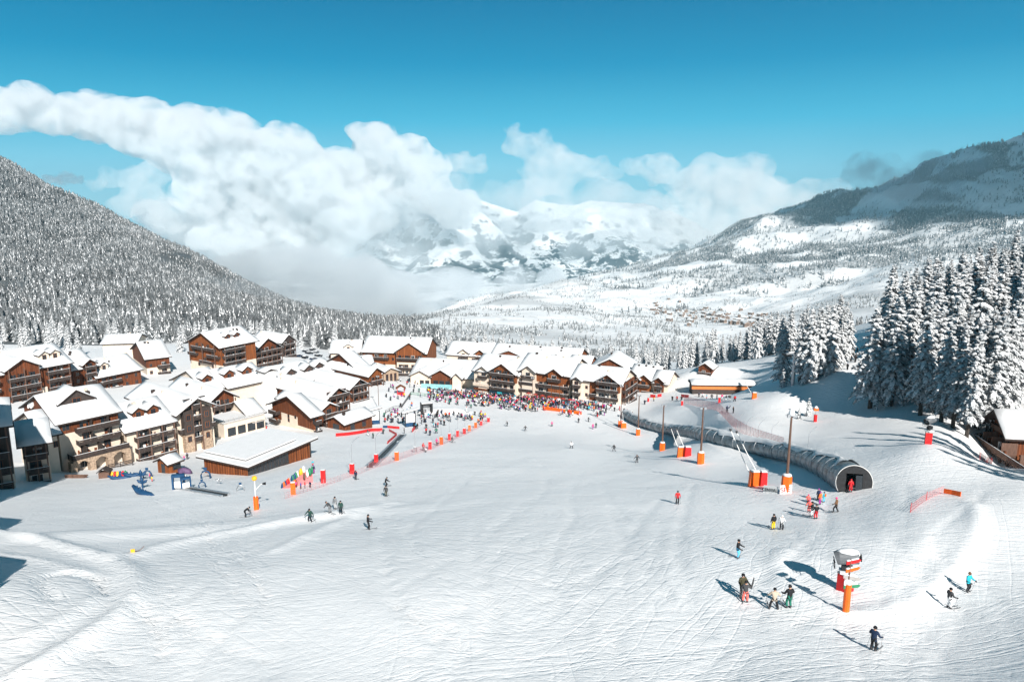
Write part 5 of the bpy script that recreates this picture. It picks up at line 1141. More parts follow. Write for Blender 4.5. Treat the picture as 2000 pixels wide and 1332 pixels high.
# ---- carpet lift, boards, booths
def belt(pts, w, lab, name='carpet_lift'):
    P = resample([G(*q) for q in pts], 1.5); o0 = P[0].copy(); t = thing(name, lab, 'ski conveyor', o0); A, B, C_ = MB(), MB(), MB()
    for a, b in zip(P[:-1], P[1:]):
        d = (b-a); s_ = Vector((-d.y, d.x, 0)).normalized(); a_, b_ = a-o0, b-o0; u_ = Vector((0,0,1))
        for M_, (l0, l1, z0, z1) in ((A, (-w, w, -.3, .22)), (B, (w+.05, w+.5, -.3, .34)), (C_, (-w-.5, -w-.05, -.3, .34))):
            M_.add([a_+s_*l0+u_*z0, b_+s_*l0+u_*z0, b_+s_*l1+u_*z0, a_+s_*l1+u_*z0, a_+s_*l0+u_*z1, b_+s_*l0+u_*z1, b_+s_*l1+u_*z1, a_+s_*l1+u_*z1], [(3,2,1,0),(4,5,6,7),(0,1,5,4),(1,2,6,5),(2,3,7,6),(3,0,4,7)])
    A.build('belt', [M_BLACK], t); B.build('side_walkway', [M_STEEL], t); C_.build('side_walkway', [M_STEEL], t); return t
belt([(722,913),(745,893),(768,870),(787,849)], .55, 'grey and black carpet lift climbing to the info boards'); belt([(350,953),(395,960),(440,968)], .35, 'short thin black training carpet in the children area'); 
belt([(834,803),(815,806)], .5, 'short carpet entering the black portal'); 
def info_board(px, py, lab):
    p = G(px, py); t = thing('info_board', lab, 'info board', p, .35)
    for q in (-1.5, 1.5): b = MB(); b.box(q-.12, q+.12, -.12, .12, -.5, 4.4); b.build('post', [M_BLACK], t)
    b = MB(); b.box(-1.38, 1.38, -.06, .06, 1.4, 3.9); b.build('panel', [M_WHITE], t); b = MB(); b.prism([(-2.6, 4.4), (2.4, 5.3), (2.4, 5.5), (-2.6, 4.6)], -1, 1, 0, 'y'); r_ = b.build('roof', [M_BLACK], t)
    b = MB(); b.prism([(-2.6, 4.603), (2.4, 5.503), (2.4, 5.8), (-2.6, 4.9)], -1, 1, 0, 'y'); b.build('snow_cover', [M_SNOW], r_); b = MB(); b.box(-1.5, 1.5, -.25, .25, .2, 1.2); b.build('counter', [M_BLUE], t)
info_board(732, 829, 'roofed white info board above the blue counter, left one'); info_board(802, 833, 'roofed white info board with a slanted snow roof, right one')
p = G(834, 808); t = thing('black_portal', 'square black portal at the end of the carpet above the beginners', 'portal', p, .3)
b = MB(); b.box(-1.9, -1.3, -.6, 2.2, -.5, 3.1); b.box(1.3, 1.9, -.6, 2.2, -.5, 3.1); b.box(-1.9, 1.9, -.6, 2.2, 3.1, 3.6); b.build('frame', [M_BLACK], t); b = MB(); b.box(-1.28, 1.28, 1.5, 1.6, -.3, 3.05); b.build('back_panel', [M_STEEL], t); b = MB(); b.box(-1.8, 1.8, -.5, 2.1, 3.603, 3.8); b.build('snow_cap', [M_SNOW], t)
p = G(783, 770); t = thing('sales_hut', 'tiny open booth with an orange roof and red counter on the square', 'hut', p, .2)
for q in (-1.3, 1.3):
    for q2 in (-1, 1): b = MB(); b.box(q-.07, q+.07, q2-.07, q2+.07, -.3, 2.5); b.build('post', [M_RED], t)
b = MB(); b.box(-1.4, 1.4, -1.1, -.9, -.2, 1.1); b.build('counter', [M_RED], t); b = MB(); b.prism([(-1.9, 2.4), (0, 3.5), (1.9, 2.4), (1.9, 2.52), (0, 3.65), (-1.9, 2.52)], -1.5, 1.5, 0, 'y'); b.build('roof', [M_ORANGE], t)
# timber rail fences round the square
def rail(pts, lab, m=M_DARKWD, h=1.1):
    P = resample([G(*q) for q in pts], 2.); o0 = P[0].copy(); t = thing('rail_fence', lab, 'fence', o0); b = MB()
    for z in (.5, h):
        b.tube([q-o0+Vector((0,0,z)) for q in P], .07, 5)
    b.build('rails', [m], t)
    for q in P: b = MB(); b.tube([q-o0-Vector((0,0,.4)), q-o0+Vector((0,0,h+.1))], .08, 5); b.build('post', [m], t)
rail([(753,808),(768,800),(785,797),(795,783),(803,770)], 'dark rail fence bending round the square above the beginners'); rail([(803,771),(830,774),(850,778)], 'greenish rail fence at the top of the beginner field', M_GREEN); rail([(852,778),(880,784)], 'short olive rail fence continuing the green one', M_ORANGE); rail([(816,812),(832,806)], 'short rail fence left of the black portal')
a = G(823, 757); d = Vector((math.cos(R(-9)), math.sin(R(-9)), 0))*13.; t = thing('pool_screen', 'long pale turquoise screen in front of the spa hall', 'screen', a, math.atan2(d.y, d.x)); b = MB(); b.box(0, d.length, -.05, .05, -.2, 1.7); b.build('glass_panels', [mat('turquoise_panel', (.25, .52, .55), .3, .12, .6)], t); b = MB()
for q in np.arange(0, d.length, 1.6): b.box(q-.04, q+.04, -.08, -.053, -.3, 1.75)
b.build('frame', [M_STEEL], t)
# red parasols on the terrace
M_PARA = mat('faded_red_cloth', (.30, .04, .03), .8, .2, 2)
for k in range(7):
    px = 1032+k*13.5; p = G(px, 779+k*2.2); p = p+Vector((0, 0, 0)); t = thing('parasol', 'small red parasol in the row on the restaurant terrace', 'parasol', p, 0, 'red parasols on the restaurant terrace'); b = MB(); b.tube([(0,0,-.2),(0,0,2.7)], .05, 6); b.build('pole', [M_STEEL], t)
    b = MB(); b.tube([(0,0,2.15),(0,0,2.2),(0,0,2.6)], [1.0, 1.0, .05], 8); b.build('canopy', [M_PARA], t)
# ---- snow guns
def snow_gun(px, py, h, lab, rz=0., red=True):
    p = G(px, py); t = thing('snow_gun', lab, 'snow gun', p, rz); b = MB(); b.tube([(0,0,-.7),(0,0,h*.40)], [.62, .62], 4); b.build('red_pad', [M_RED], t)
    b = MB(); b.tube([(0,0,h*.40),(0,0,h*.43)], [.66, .66], 4); b.build('pad_rim', [M_CONC], t); b = MB(); b.tube([(0,0,h*.43),(0,0,h*.62)], [.16, .14], 8); b.box(-.38, .42, -.22, .22, h*.50, h*.60); b.build('mast', [M_BLACK], t)
    z = h*.78; b = MB(); b.tube([(-.85,0,z-.1),(-.6,0,z),(.55,0,z+.12),(.75,0,z+.14)], [.50, .56, .48, .46], 16, cap=False); b.tube([(-.8,0,z-.1),(.6,0,z+.12)], [.18, .12], 8); b.build('fan_barrel', [mat('grey_barrel', (.12, .13, .14), .5, .2)], t)
    b = MB()
    for q in range(5): b.tube([(-.9+.02*q,-.5+.25*q,z-.75),(-.95,-.5+.25*q,z-.2)], .025, 4)
    for q in (z-.75, z-.5, z-.25): b.tube([(-.92,-.5,q),(-.92,.5,q)], .025, 4)
    b.build('guard_grille', [M_BLACK], t); b = MB(); b.tube([(.72,0,z+.14),(.95,0,z+.16)], [.2, .3], 10); b.build('nozzle_ring', [M_BLACK], t)
    b = MB(); V = []; 
    b.tube([(-.9,0,z+.30),(-.5,0,z+.40),(.2,0,z+.46),(.6,0,z+.42),(.8,0,z+.34)], [.1, .30, .36, .3, .1], 10); b.build('snow_cap', [M_SNOW], t, True)
    b = MB(); b.box(-.5, .5, -.45, .45, h*.43+.01, h*.43+.16); b.build('snow_cap', [M_SNOW], t); return t
p = G(1650, 1152); snow_gun(1650, 1152, up(1650, 1152, 1072, p), 'big snow gun on a red padded base in the foreground, barrel capped with snow', -.3)
snow_gun(1812, 868, 4.6, 'white capped snow gun in the shade under the larches', .4)
# sign post with boards
p = G(1652, 1193); h = up(1652, 1193, 1092, p); t = thing('sign_post', 'sign post with piste arrows on an orange padded foot beside the snow gun', 'sign post', p, -.15); b = MB(); b.tube([(0,0,-.5),(0,0,1.),(0,0,2.05)], [.23, .24, .22], 10); b.build('safety_pad', [M_ORG], t)
b = MB(); b.tube([(0,0,2.05),(0,0,2.2),(0,0,2.3)], [.22, .2, .08], 8); b.build('snow_cap', [M_SNOW], t, True); b = MB(); b.tube([(0,0,2.),(0,0,h)], .06, 6); b.build('post', [M_POST], t)
for k, (z, m, w, a) in enumerate(((h-.35, M_RED, .95, .5), (h-.95, M_ORG, 1.0, .55), (h-1.5, M_CONC, .8, -.3), (h-1.85, M_WHITE, .95, .35), (h-2.2, M_GREEN, .95, .3))):
    b = MB(); b.add([(-.35,-.03,z),(w-.2,-.03,z),(w,-.03,z+.13),(w-.2,-.03,z+.26),(-.35,-.03,z+.26),(-.35,.03,z),(w-.2,.03,z),(w,.03,z+.13),(w-.2,.03,z+.26),(-.35,.03,z+.26)], [(0,1,2,3,4),(9,8,7,6,5),(0,5,6,1),(1,6,7,2),(2,7,8,3),(3,8,9,4),(4,9,5,0)]); o = b.build('arrow_board', [m], t); o.rotation_euler.z = a
    b = MB(); b.box(-.33, w-.25, -.05, .05, .262, .34); s_ = b.build('snow_cap', [M_SNOW], o, loc=(0, 0, z))
# small red lance with round head, in the shade
p = G(1592, 823); t = thing('padded_lance', 'small red padded post with an orange box head on the shaded slope', 'padded pole', p); b = MB(); b.tube([(0,0,-.5),(0,0,1.6)], .4, 8); b.build('safety_pad', [M_RED], t); b = MB(); b.tube([(0,0,1.6),(0,0,2.7)], .06, 6); b.build('post', [M_STEEL], t); b = MB(); b.box(-.5, .5, -.3, .3, 2.6, 3.2); b.build('head_box', [M_ORG], t); b = MB(); b.tube([(0,0,3.2),(0,0,3.5),(0,0,3.7)], [.5, .35, .1], 8); b.build('snow_cap', [M_SNOW], t, True)
# small red pads near the lift building
for px, py, l in ((1405,786,'little red pad on the snow under the lift building'), (1332,792,'little red pad at the top end of the pink net'), (1266,784,'thin red pad close to the last chalets')): padpole(px, py, 1.5, l, M_RED, False, .3)
# lift pylon
p = G(1548, 753); h = up(1548, 753, 690, p); t = thing('lift_pylon', 'grey steel lift pylon with a cross arm in front of the larch clump', 'lift pylon', p, R(25)); b = MB(); b.tube([(0,0,-1),(0,0,h)], [.5, .34], 12); b.build('mast', [M_STEEL], t); b = MB(); b.box(-3, 3, -.2, .2, h-.1, h+.3); b.build('cross_arm', [M_STEEL], t)
for q in (-2.8, 2.8): b = MB(); b.box(q-.16, q+.16, -1.6, 1.6, h-.5, h-.1); b.build('wheel_train', [M_BLACK], t)
b = MB(); b.box(-2.2, 2.2, -.15, .15, h+.303, h+.5); b.build('snow_cap', [M_SNOW], t)
# ---- children area
p = G(501, 996); h = up(501, 996, 934, p); t = thing('orange_mast', 'white mast with a yellow ball and orange padded foot in the children area', 'mast', p); b = MB(); b.tube([(0,0,-.5),(0,0,1.9)], .36, 8); b.build('safety_pad', [M_ORG], t); b = MB(); b.tube([(0,0,1.9),(0,0,h-.3)], .07, 6); b.tube([(0,0,h-1.8),(.8,0,h-.9),(1.2,0,h-.8)], .04, 5); b.build('pole', [M_WHITE], t)
bm = bmesh.new(); bmesh.ops.create_icosphere(bm, subdivisions=2, radius=.38); me = bpy.data.meshes.new('ball'); bm.to_mesh(me); bm.free(); me.materials.append(M_YEL); link('ball', me, t, (0, 0, h)); b = MB(); b.tube([(1.1,0,h-.8),(1.5,0,h-.75)], [.12, .22], 8); b.build('lamp_head', [M_BLACK], t)
p = G(582, 948); t = thing('inflatable_slide', 'heap of bright inflatable shapes forming a slide for children', 'inflatable', p, .9); t.scale = (.8, .8, .72)
ri = random.Random(4); cols = [M_RED, M_YEL, M_BLUE, M_GREEN, M_ORG, M_WHITE, M_PINKNET, M_POST]
b = MB(); b.prism([(-3.4, -.3), (3.2, -.3), (3.2, 2.0), (2.4, 2.2), (-3.4, .2)], -.8, .8, 0, 'y'); b.build('slide', [M_PINKNET], t)
for k in range(26):
    q = ri.uniform(-3.2, 3.); z = .3+ (q+3.4)/6.6*2.9; b = MB(); s_ = ri.choice((-1, 1)); r_ = ri.uniform(.25, .5); b.tube([(q, s_*1.0, z-.9), (q, s_*1.05, z-.2), (q, s_*1.0, z+.5), (q, s_*1.0, z+.9)], [r_*.8, r_, r_*.7, .08], 7); b.build('bollard', [ri.choice(cols)], t, True)
def toy(px, py, lab, kind, m, rz=0., s=1.):
    p = G(px, py); t = thing('play_figure', lab, 'play equipment', p, rz); t.scale = (s,)*3
    if kind == 'arch':
        b = MB(); b.tube([(-.9,0,-.3),(-.9,0,.9),(-.6,0,1.5),(0,0,1.75),(.6,0,1.5),(.9,0,.9),(.9,0,-.3)], .18, 7); b.build('hoop', [m], t, True); b = MB(); b.box(-.35, .35, -.06, .06, 1.95, 2.5); b.build('board', [M_BLUE], t)
    elif kind == 'leaf':
        b = MB(); b.tube([(0,0,-.3),(0,0,1.)], .16, 6); b.build('stem', [m], t)
        for a in (-.9, 0., .9): b = MB(); b.tube([(0,0,.8),(math.sin(a)*.7,0,.8+math.cos(a)*.7),(math.sin(a)*1.2,0,.8+math.cos(a)*1.2)], [.1, .3, .05], 7); b.build('petal', [m], t, True)
    elif kind == 'frame':
        for q in (-.9, .9): b = MB(); b.box(q-.15, q+.15, -.3, .3, -.3, 2.2); b.build('leg', [m], t)
        b = MB(); b.box(-1.05, 1.05, -.35, .35, 2.203, 2.7); b.build('beam', [m], t); b = MB(); b.box(-.7, .7, -.1, .1, .3, 1.4); b.build('board', [M_WHITE], t)
    elif kind == 'boat':
        b = MB(); b.tube([(-2.2,0,.9),(-1.2,0,.35),(0,0,.2),(1.4,0,.25),(2.6,0,.15)], [.2, .42, .45, .4, .12], 8); b.build('hull', [m], t, True)
        for q in range(5): b = MB(); b.tube([(-1.2+q*.6,0,.4),(-1.2+q*.6,0,1.1-.1*q)], [.16, .08], 6); b.build('seat', [M_BLUE], t)
for a in ((262,930,'blue boat shaped play figure at the far left of the children area','boat',M_BLUE,.2,1.), (276,938,'blue petal figure with three leaves','leaf',M_BLUE,.4,1.1), (288,932,'blue hoop beside the coloured coats','arch',M_BLUE,.3,.8), (280,965,'long blue boat figure lying low in the snow','boat',M_BLUE,-.5,1.2), (279,953,'blue petal figure standing over the long boat','leaf',M_BLUE,0,1.),
        (350,955,'blue frame at the start of the thin carpet','frame',M_BLUE,.2,1.), (364,955,'second blue frame right of the first','frame',M_BLUE,.5,.8), (402,934,'small lone blue hoop in front of the pavilion','arch',M_BLUE,.2,.9), (363,941,'grey petal figure behind the blue frames','leaf',M_STEEL,.2,.8), (428,945,'thin grey petal figure in the middle of the children area','leaf',M_STEEL,0,.6), (232,935,'low blue boat in front of the toy house','boat',M_BLUE,.2,.9),
        (395,952,'small blue hoop beside the thin carpet','arch',M_BLUE,.6,.6), (470,958,'small grey hoop right of the thin carpet','arch',M_STEEL,.3,.6)): toy(*a)
p = G(212, 932); t = thing('toy_house', 'toy house with a row of coloured balls in the children area', 'play equipment', p, .2); b = MB(); b.box(-1.6, .4, -.8, .8, -.3, 1.3); b.build('wall', [M_POST], t); b = MB(); b.prism([(-1.9,1.25),(-.6,2.1),(.7,1.25),(.7,1.4),(-.6,2.25),(-1.9,1.4)], -1, 1, 0, 'y'); b.build('roof', [M_DARKWD], t)
for k, m in enumerate((M_YEL, M_RED, M_YEL, M_BLUE, M_RED, M_GREEN)): b = MB(); q = .8+.5*k; b.tube([(q,0,-.1),(q,0,.3),(q,0,.9),(q,0,1.2)], [.2, .38, .34, .08], 8); b.build('ball', [m], t, True)
p = G(236, 912); b = MB()
for z in (.3, .65, 1.): b.box(-2.6, 2.6, -.04, .04, z, z+.2)
for q in (-2.5, 0, 2.5): b.box(q-.06, q+.06, .043, .12, -.4, 1.25)
o = b.build('plank_barrier', [M_DARKWD], None, loc=p); o.rotation_euler.z = .75; tag(o, 'grey plank barrier on the snow left of the kiosk', 'barrier')
for k, (px, py, w, l) in enumerate(((135,934,.8,'small brown mound of logs in the snow by the arched chalet'), (153,934,1.5,'larger flat stack of logs in the snow by the arched chalet'))):
    p = G(px, py); b = MB(); rl = random.Random(k)
    for q in range(9): y_ = (q%4)*.28; z_ = .1+.25*(q//4); b.tube([(-w,y_,z_),(w*rl.uniform(.8, 1.1),y_,z_)], .13, 6)
    tag(b.build('log_stack', [M_POST], None, loc=p), l, 'log pile')
p = G(334, 930); b = MB(); b.tube([(-1.1,0,0),(-.9,0,.5),(0,0,.8),(.9,0,.5),(1.1,0,0)], .6, 10); o = b.build('play_tunnel', [mat('purple_cloth', (.12, .07, .14), .6, .2)], None, True, loc=G(360, 925)); tag(o, 'dark purple play tunnel between kiosk and pavilion', 'play tunnel')
p = G(262, 1076); t = thing('fallen_marker', 'yellow piste marker lying tilted in the snow of the left slope', 'marker', p, .3); t.scale = (.6,)*3; b = MB(); b.box(-.5, .1, -.05, .05, -.1, .55); b.build('board', [M_YEL], t); b = MB(); b.tube([(.1,0,.1),(.9,0,.25),(1.5,.2,.75)], .06, 5); b.build('bent_stake', [M_POST], t)
# ---- cars in the snow behind the middle terrace
M_CAR = [mat('car_'+n_, c_, .3, .08, .5, metal=.2, spec=.5) for n_, c_ in (('black', (.02, .022, .026)), ('navy', (.02, .035, .07)), ('grey', (.16, .17, .18)), ('red', (.30, .03, .03)), ('silver', (.40, .42, .44)))]
bodyp = [(-2.1,.35),(2.1,.35),(2.15,.75),(1.95,.92),(1.05,1.0),(.45,1.42),(-1.2,1.45),(-1.9,1.05),(-2.15,.95)]
mb = MB(); mb.prism(bodyp, -.85, .85, 0, 'y'); CARB = bpy.data.meshes.new('body'); CARB.from_pydata(mb.v, [], mb.f); CARB.materials.append(M_CAR[0])
mb = MB(); mb.prism([(.42,1.36),(.98,1.0),(-1.75,1.05),(-1.2,1.39)], -.865, .865, 0, 'y'); CARG = bpy.data.meshes.new('windows'); CARG.from_pydata(mb.v, [], mb.f); CARG.materials.append(M_GLASS)
mb = MB(); mb.tube([(0,-.12,0),(0,.12,0)], .33, 12); CARW = bpy.data.meshes.new('wheel'); CARW.from_pydata(mb.v, [], mb.f); CARW.materials.append(M_BLACK)
mb = MB(); mb.prism([(-1.3,1.455),(.5,1.43),(.4,1.58),(-1.1,1.66)], -.8, .8, 0, 'y'); mb.prism([(1.0,1.01),(1.95,.93),(1.8,1.08),(1.1,1.14)], -.78, .78, 0, 'y'); CARS = bpy.data.meshes.new('snow_cover'); CARS.from_pydata(mb.v, [], mb.f); CARS.materials.append(M_SNOW)
rcar = random.Random(8)
for k, (px, py, nm) in enumerate(((583,697,'navy'), (596,700,'black'), (604,692,'black'), (612,703,'navy'), (622,697,'black'), (634,708,'grey'), (618,690,'grey'), (598,688,'black'), (610,685,'black'), (645,700,'silver'), (552,722,'red'), (566,717,'navy'), (590,710,'silver'), (625,715,'silver'), (640,718,'black'), (839,688,'black'), (846,690,'silver'), (835,690,'navy'))):
    p = G(px, py); mi = ('black', 'navy', 'grey', 'red', 'silver').index(nm)
    t = thing('parked_car', 'snow topped %s car parked among the cars behind the %s' % (nm, 'orange timber chalet' if px > 800 else 'middle terrace' if px > 570 else 'cream restaurant roofs'), 'car', p, rcar.uniform(-.3, .5)+.9, 'parked cars under snow, '+nm)
    o = link('body', CARB, t); o.material_slots[0].link = 'OBJECT'; o.material_slots[0].material = M_CAR[mi]; link('windows', CARG, t); link('snow_cover', CARS, t)
    for wx in (-1.3, 1.35):
        for wy in (-.78, .78): link('wheel', CARW, t, (wx, wy, .33))
# ------------------------------------------------------------------ people
PAL = {'black': (.012,.013,.016), 'dark grey': (.05,.052,.056), 'grey': (.20,.21,.22), 'white': (.75,.76,.77), 'red': (.55,.02,.025), 'pink': (.75,.06,.22), 'orange': (.80,.16,.03), 'yellow': (.85,.55,.02), 'green': (.02,.16,.11), 'dark green': (.02,.06,.05),
       'turquoise': (.02,.42,.52), 'blue': (.02,.09,.32), 'navy': (.012,.025,.06), 'purple': (.30,.03,.26), 'brown': (.16,.085,.045), 'beige': (.45,.37,.29), 'olive': (.06,.055,.03), 'light blue': (.12,.5,.8), 'light grey': (.45,.46,.47), 'coral': (.85,.16,.13)}
PM = {k: mat('cloth_'+k.replace(' ', '_'), c, .8, .12, 4) for k, c in PAL.items()}
M_SKIN = mat('skin', (.50, .28, .19), .6, .08, 6); M_BOOT = mat('ski_boots', (.05, .05, .055), .5, .4, 6); M_GLOVE = mat('gloves', (.03, .03, .033), .7, .3, 6); M_GOG = mat('goggles', (.02, .02, .025), .15, .2, 4, spec=.6)
# skeletons: joints for one pose; legs l/r: hip knee ankle toe, arms shoulder elbow wrist
def pose(kn=.10, lean=.06, st=.13, al=((.22,.05),(.24,.28)), ar=None, stride=0., twist=0., hipz=.93, head=0.):
    """x right, y forward, z up. al: elbow (out, forward), wrist (out, forward) offsets; numbers in metres for a 1.75 m figure"""
    ar = ar or al; J = {}
    sy = math.sin(lean); cy = math.cos(lean); hip = Vector((0, -kn*.5, hipz-kn*.55)); sp = lambda h, f=0.: hip+Vector((0, sy*h+f, cy*h))
    J['hip'] = hip; J['waist'] = sp(.18); J['chest'] = sp(.40); J['neck'] = sp(.54); J['head'] = sp(.66, .01+head); J['crown'] = sp(.80, .02+head)
    for s, A, sd in ((-1, al, 1), (1, ar, -1)):
        n = 'l' if s < 0 else 'r'; f = stride*sd
        J['hip'+n] = hip+Vector((s*.10, 0, -.03)); J['ank'+n] = Vector((s*st, f-.04, .10)); mid = (J['hip'+n]+J['ank'+n])/2; J['knee'+n] = mid+Vector((s*.015, kn*1.05+.03+max(0, f)*.2, .0)); J['toe'+n] = Vector((s*(st+.02), f+.17, .045))
        J['sho'+n] = sp(.49)+Vector((s*.19, 0, 0)); e, w = A; J['elb'+n] = J['sho'+n]+Vector((s*e[0]*.6, e[1], -.26+.0*e[0])); J['wri'+n] = J['elb'+n]+Vector((s*(w[0]-e[0])*.6, w[1], -.20+.55*max(0, w[1]-.1)+(.45 if w[1] > .5 else 0)))
    return J
RAD = dict(hip=(.175,.15), waist=(.165,.14), chest=(.19,.145), neck=(.062,.062), head=(.088,.10), crown=(.06,.07), hipl=.115, hipr=.115, kneel=.088, kneer=.088, ankl=.075, ankr=.075, toel=.05, toer=.05, shol=.098, shor=.098, elbl=.072, elbr=.072, wril=.054, wrir=.054)
BONES = [('hip','waist'),('waist','chest'),('chest','neck'),('neck','head'),('head','crown'),('hip','hipl'),('hipl','kneel'),('kneel','ankl'),('ankl','toel'),('hip','hipr'),('hipr','kneer'),('kneer','ankr'),('ankr','toer'),('chest','shol'),('shol','elbl'),('elbl','wril'),('chest','shor'),('shor','elbr'),('elbr','wrir')]
def body_mesh(J, sub, hat=False, skis=False, poles=False):
    names = list(J); me = bpy.data.meshes.new('sk'); me.from_pydata([J[n] for n in names], [(names.index(a), names.index(b)) for a, b in BONES], []); o = link('sk', me)
    o.modifiers.new('s', 'SKIN')
    for n, v in zip(names, me.skin_vertices[0].data):
        r = RAD[n]; v.radius = r if isinstance(r, tuple) else (r, r); v.use_root = n == 'hip'
    if sub: m = o.modifiers.new('u', 'SUBSURF'); m.levels = sub; m.render_levels = sub
    dg = bpy.context.evaluated_depsgraph_get(); me2 = bpy.data.meshes.new_from_object(o.evaluated_get(dg)); bpy.data.objects.remove(o); bpy.data.meshes.remove(me)
    mb = MB(); mb.v = [v.co[:] for v in me2.vertices]; mb.f = [tuple(p.vertices) for p in me2.polygons]; mi = []
    zw = J['hip'].z-.11
    for p in me2.polygons:
        c = p.center; best = None
        for a, b in BONES:
            A, B = J[a], J[b]; t = max(0, min(1, (c-A).dot(B-A)/max(1e-6, (B-A).length_squared))); d = (c-(A+(B-A)*t)).length
            if best is None or d < best[0]: best = (d, a, b, t)
        _, a, b, t = best
        if b in ('head', 'crown'): k = 2 if not (a == 'neck' and t < .35) else 0
        elif b.startswith('toe') or (b.startswith('ank') and t > .72): k = 3
        elif b.startswith(('knee', 'ank')) or b in ('hipl', 'hipr'): k = 1
        elif b.startswith('wri') and t > .9: k = 4
        else: k = 0
        if k == 1 and c.z > zw-.02*math.sin(c.x*40) and b in ('hipl', 'hipr', 'kneel', 'kneer') and t < .45: k = 0
        mi.append(k)
    mb.m = mi; bpy.data.meshes.remove(me2)
    for n in 'lr':      # hands: palm and five bent fingers, curled round the pole grip
        w = J['wri'+n]; d = (w-J['elb'+n]).normalized(); s = -1 if n == 'l' else 1; side = Vector((s, 0, 0)); side = (side-d*side.dot(d)).normalized(); nn = d.cross(side)
        mb.tube([w-d*.02, w+d*.05, w+d*.095], [.036, .047, .036], 7, 4)
        for q, l in enumerate((.062, .072, .068, .054)):
            b0 = w+d*.085+nn*(.033-.022*q); b1 = b0+d*l*.5-side*.012; b2 = b1-side*l*.5+d*.006; mb.tube([b0, b1, b2], [.013, .012, .010], 5, 4)
        b0 = w+d*.035+nn*.04; mb.tube([b0, b0+nn*.03+d*.025-side*.01, b0+nn*.022+d*.05-side*.03], [.014, .013, .010], 5, 4)
    h, c = J['head'], J['crown']; fw = Vector((0, 1, 0))      # nose, ears, lips
    mb.tube([h+fw*.088+Vector((0,0,.03)), h+fw*.125-Vector((0,0,.012)), h+fw*.09-Vector((0,0,.02))], [.012, .017, .010], 5, 2)
    for s in (-1, 1): mb.tube([h+Vector((s*.085,0,.02)), h+Vector((s*.105,-.01,.015))], [.028, .02], 6, 2)
    mb.tube([h+Vector((-.025,.092,-.048)), h+Vector((.025,.092,-.048))], .008, 4, 2)
    if hat: hat_into(mb, J, 5)
    if skis: ski_into(mb, J, 6)
    m = bpy.data.meshes.new('person_body'); m.from_pydata(mb.v, [], mb.f); m.polygons.foreach_set('material_index', mb.m); m.polygons.foreach_set('use_smooth', np.ones(len(mb.f), bool)); m.update()
    for x in [PM['black'], PM['black'], M_SKIN, M_BOOT, M_GLOVE]+([PM['black']] if hat or skis else [])+([PM['grey']] if skis else []): m.materials.append(x)
    return m
def hat_into(mb, J, k):
    h, c = J['head'], J['crown']; u = (c-h).normalized(); mb.tube([h+u*.015-Vector((0,.012,0)), h+u*.06-Vector((0,.01,0)), h+u*.12, h+u*.165, h+u*.185], [.118, .124, .112, .07, .015], 12, k)
def ski_into(mb, J, k, one=None):
    for n in 'lr':
        if one and n != one: continue
        a = J['ank'+n]; t = J['toe'+n]; x = a.x; y = a.y
        v = []; L0, L1, w = y-.72, y+.95, .045
        prof = [(L0, .012), (y-.4, .010), (y+.6, .010), (L1-.14, .022), (L1, .085)]
        for (yy, zz) in prof:
            ww = w*(.7 if yy == L1 else 1); v += [(x-ww, yy, zz-.008), (x+ww, yy, zz-.008), (x+ww, yy, zz+.012), (x-ww, yy, zz+.012)]
        f = []
        for i in range(len(prof)-1):
            for q in range(4): f.append((i*4+q, i*4+(q+1)%4, i*4+4+(q+1)%4, i*4+4+q))
        f += [(3,2,1,0), tuple(range(len(v)-4, len(v)))]; mb.add(v, f, k)
def pole_into(mb, J, n, k=0, back=.0):
    w = J['wri'+n]; s = -1 if n == 'l' else 1; tip = Vector((w.x+s*.12, w.y-.25-back, .0)); top = w+Vector((0, .05, .09)); mb.tube([top, w, tip], [.017, .011, .008], 5, k); mb.tube([tip+Vector((0,.01,.06)), tip+Vector((0,.012,.068))], .045, 7, k)
POSES = [pose(), pose(kn=.03, lean=.02, st=.12, al=((.16,.0),(.18,.06))), pose(kn=.22, lean=.42, st=.15, al=((.3,.10),(.30,.30))), pose(kn=.12, lean=.12, st=.30, al=((.34,.06),(.40,.26))), pose(kn=.07, lean=.05, st=.12, al=((.2,.08),(.22,.2)), ar=((.2,-.1),(.22,.05)), stride=.22),
         pose(kn=.10, lean=.95, st=.14, al=((.12,.16),(.12,.16)), head=.05), pose(kn=.04, lean=.03, st=.16, al=((.2,.02),(.22,.1)), ar=((.3,.10),(.5,.55))), pose(kn=.16, lean=.2, st=.2, al=((.42,.0),(.62,.10)))]
HI = [body_mesh(J, 1) for J in POSES]
LO = [body_mesh(J, 0, True, sk) for J, sk in ((POSES[0], True), (POSES[1], False), (POSES[4], False), (POSES[3], True), (POSES[1], True), (POSES[6], False))]
def kid_parts(fn, *a):
    mb = MB(); fn(mb, *a); return mb
HATM = []; SKIM = []; POLM = []; GOGM = []; PACKM = []
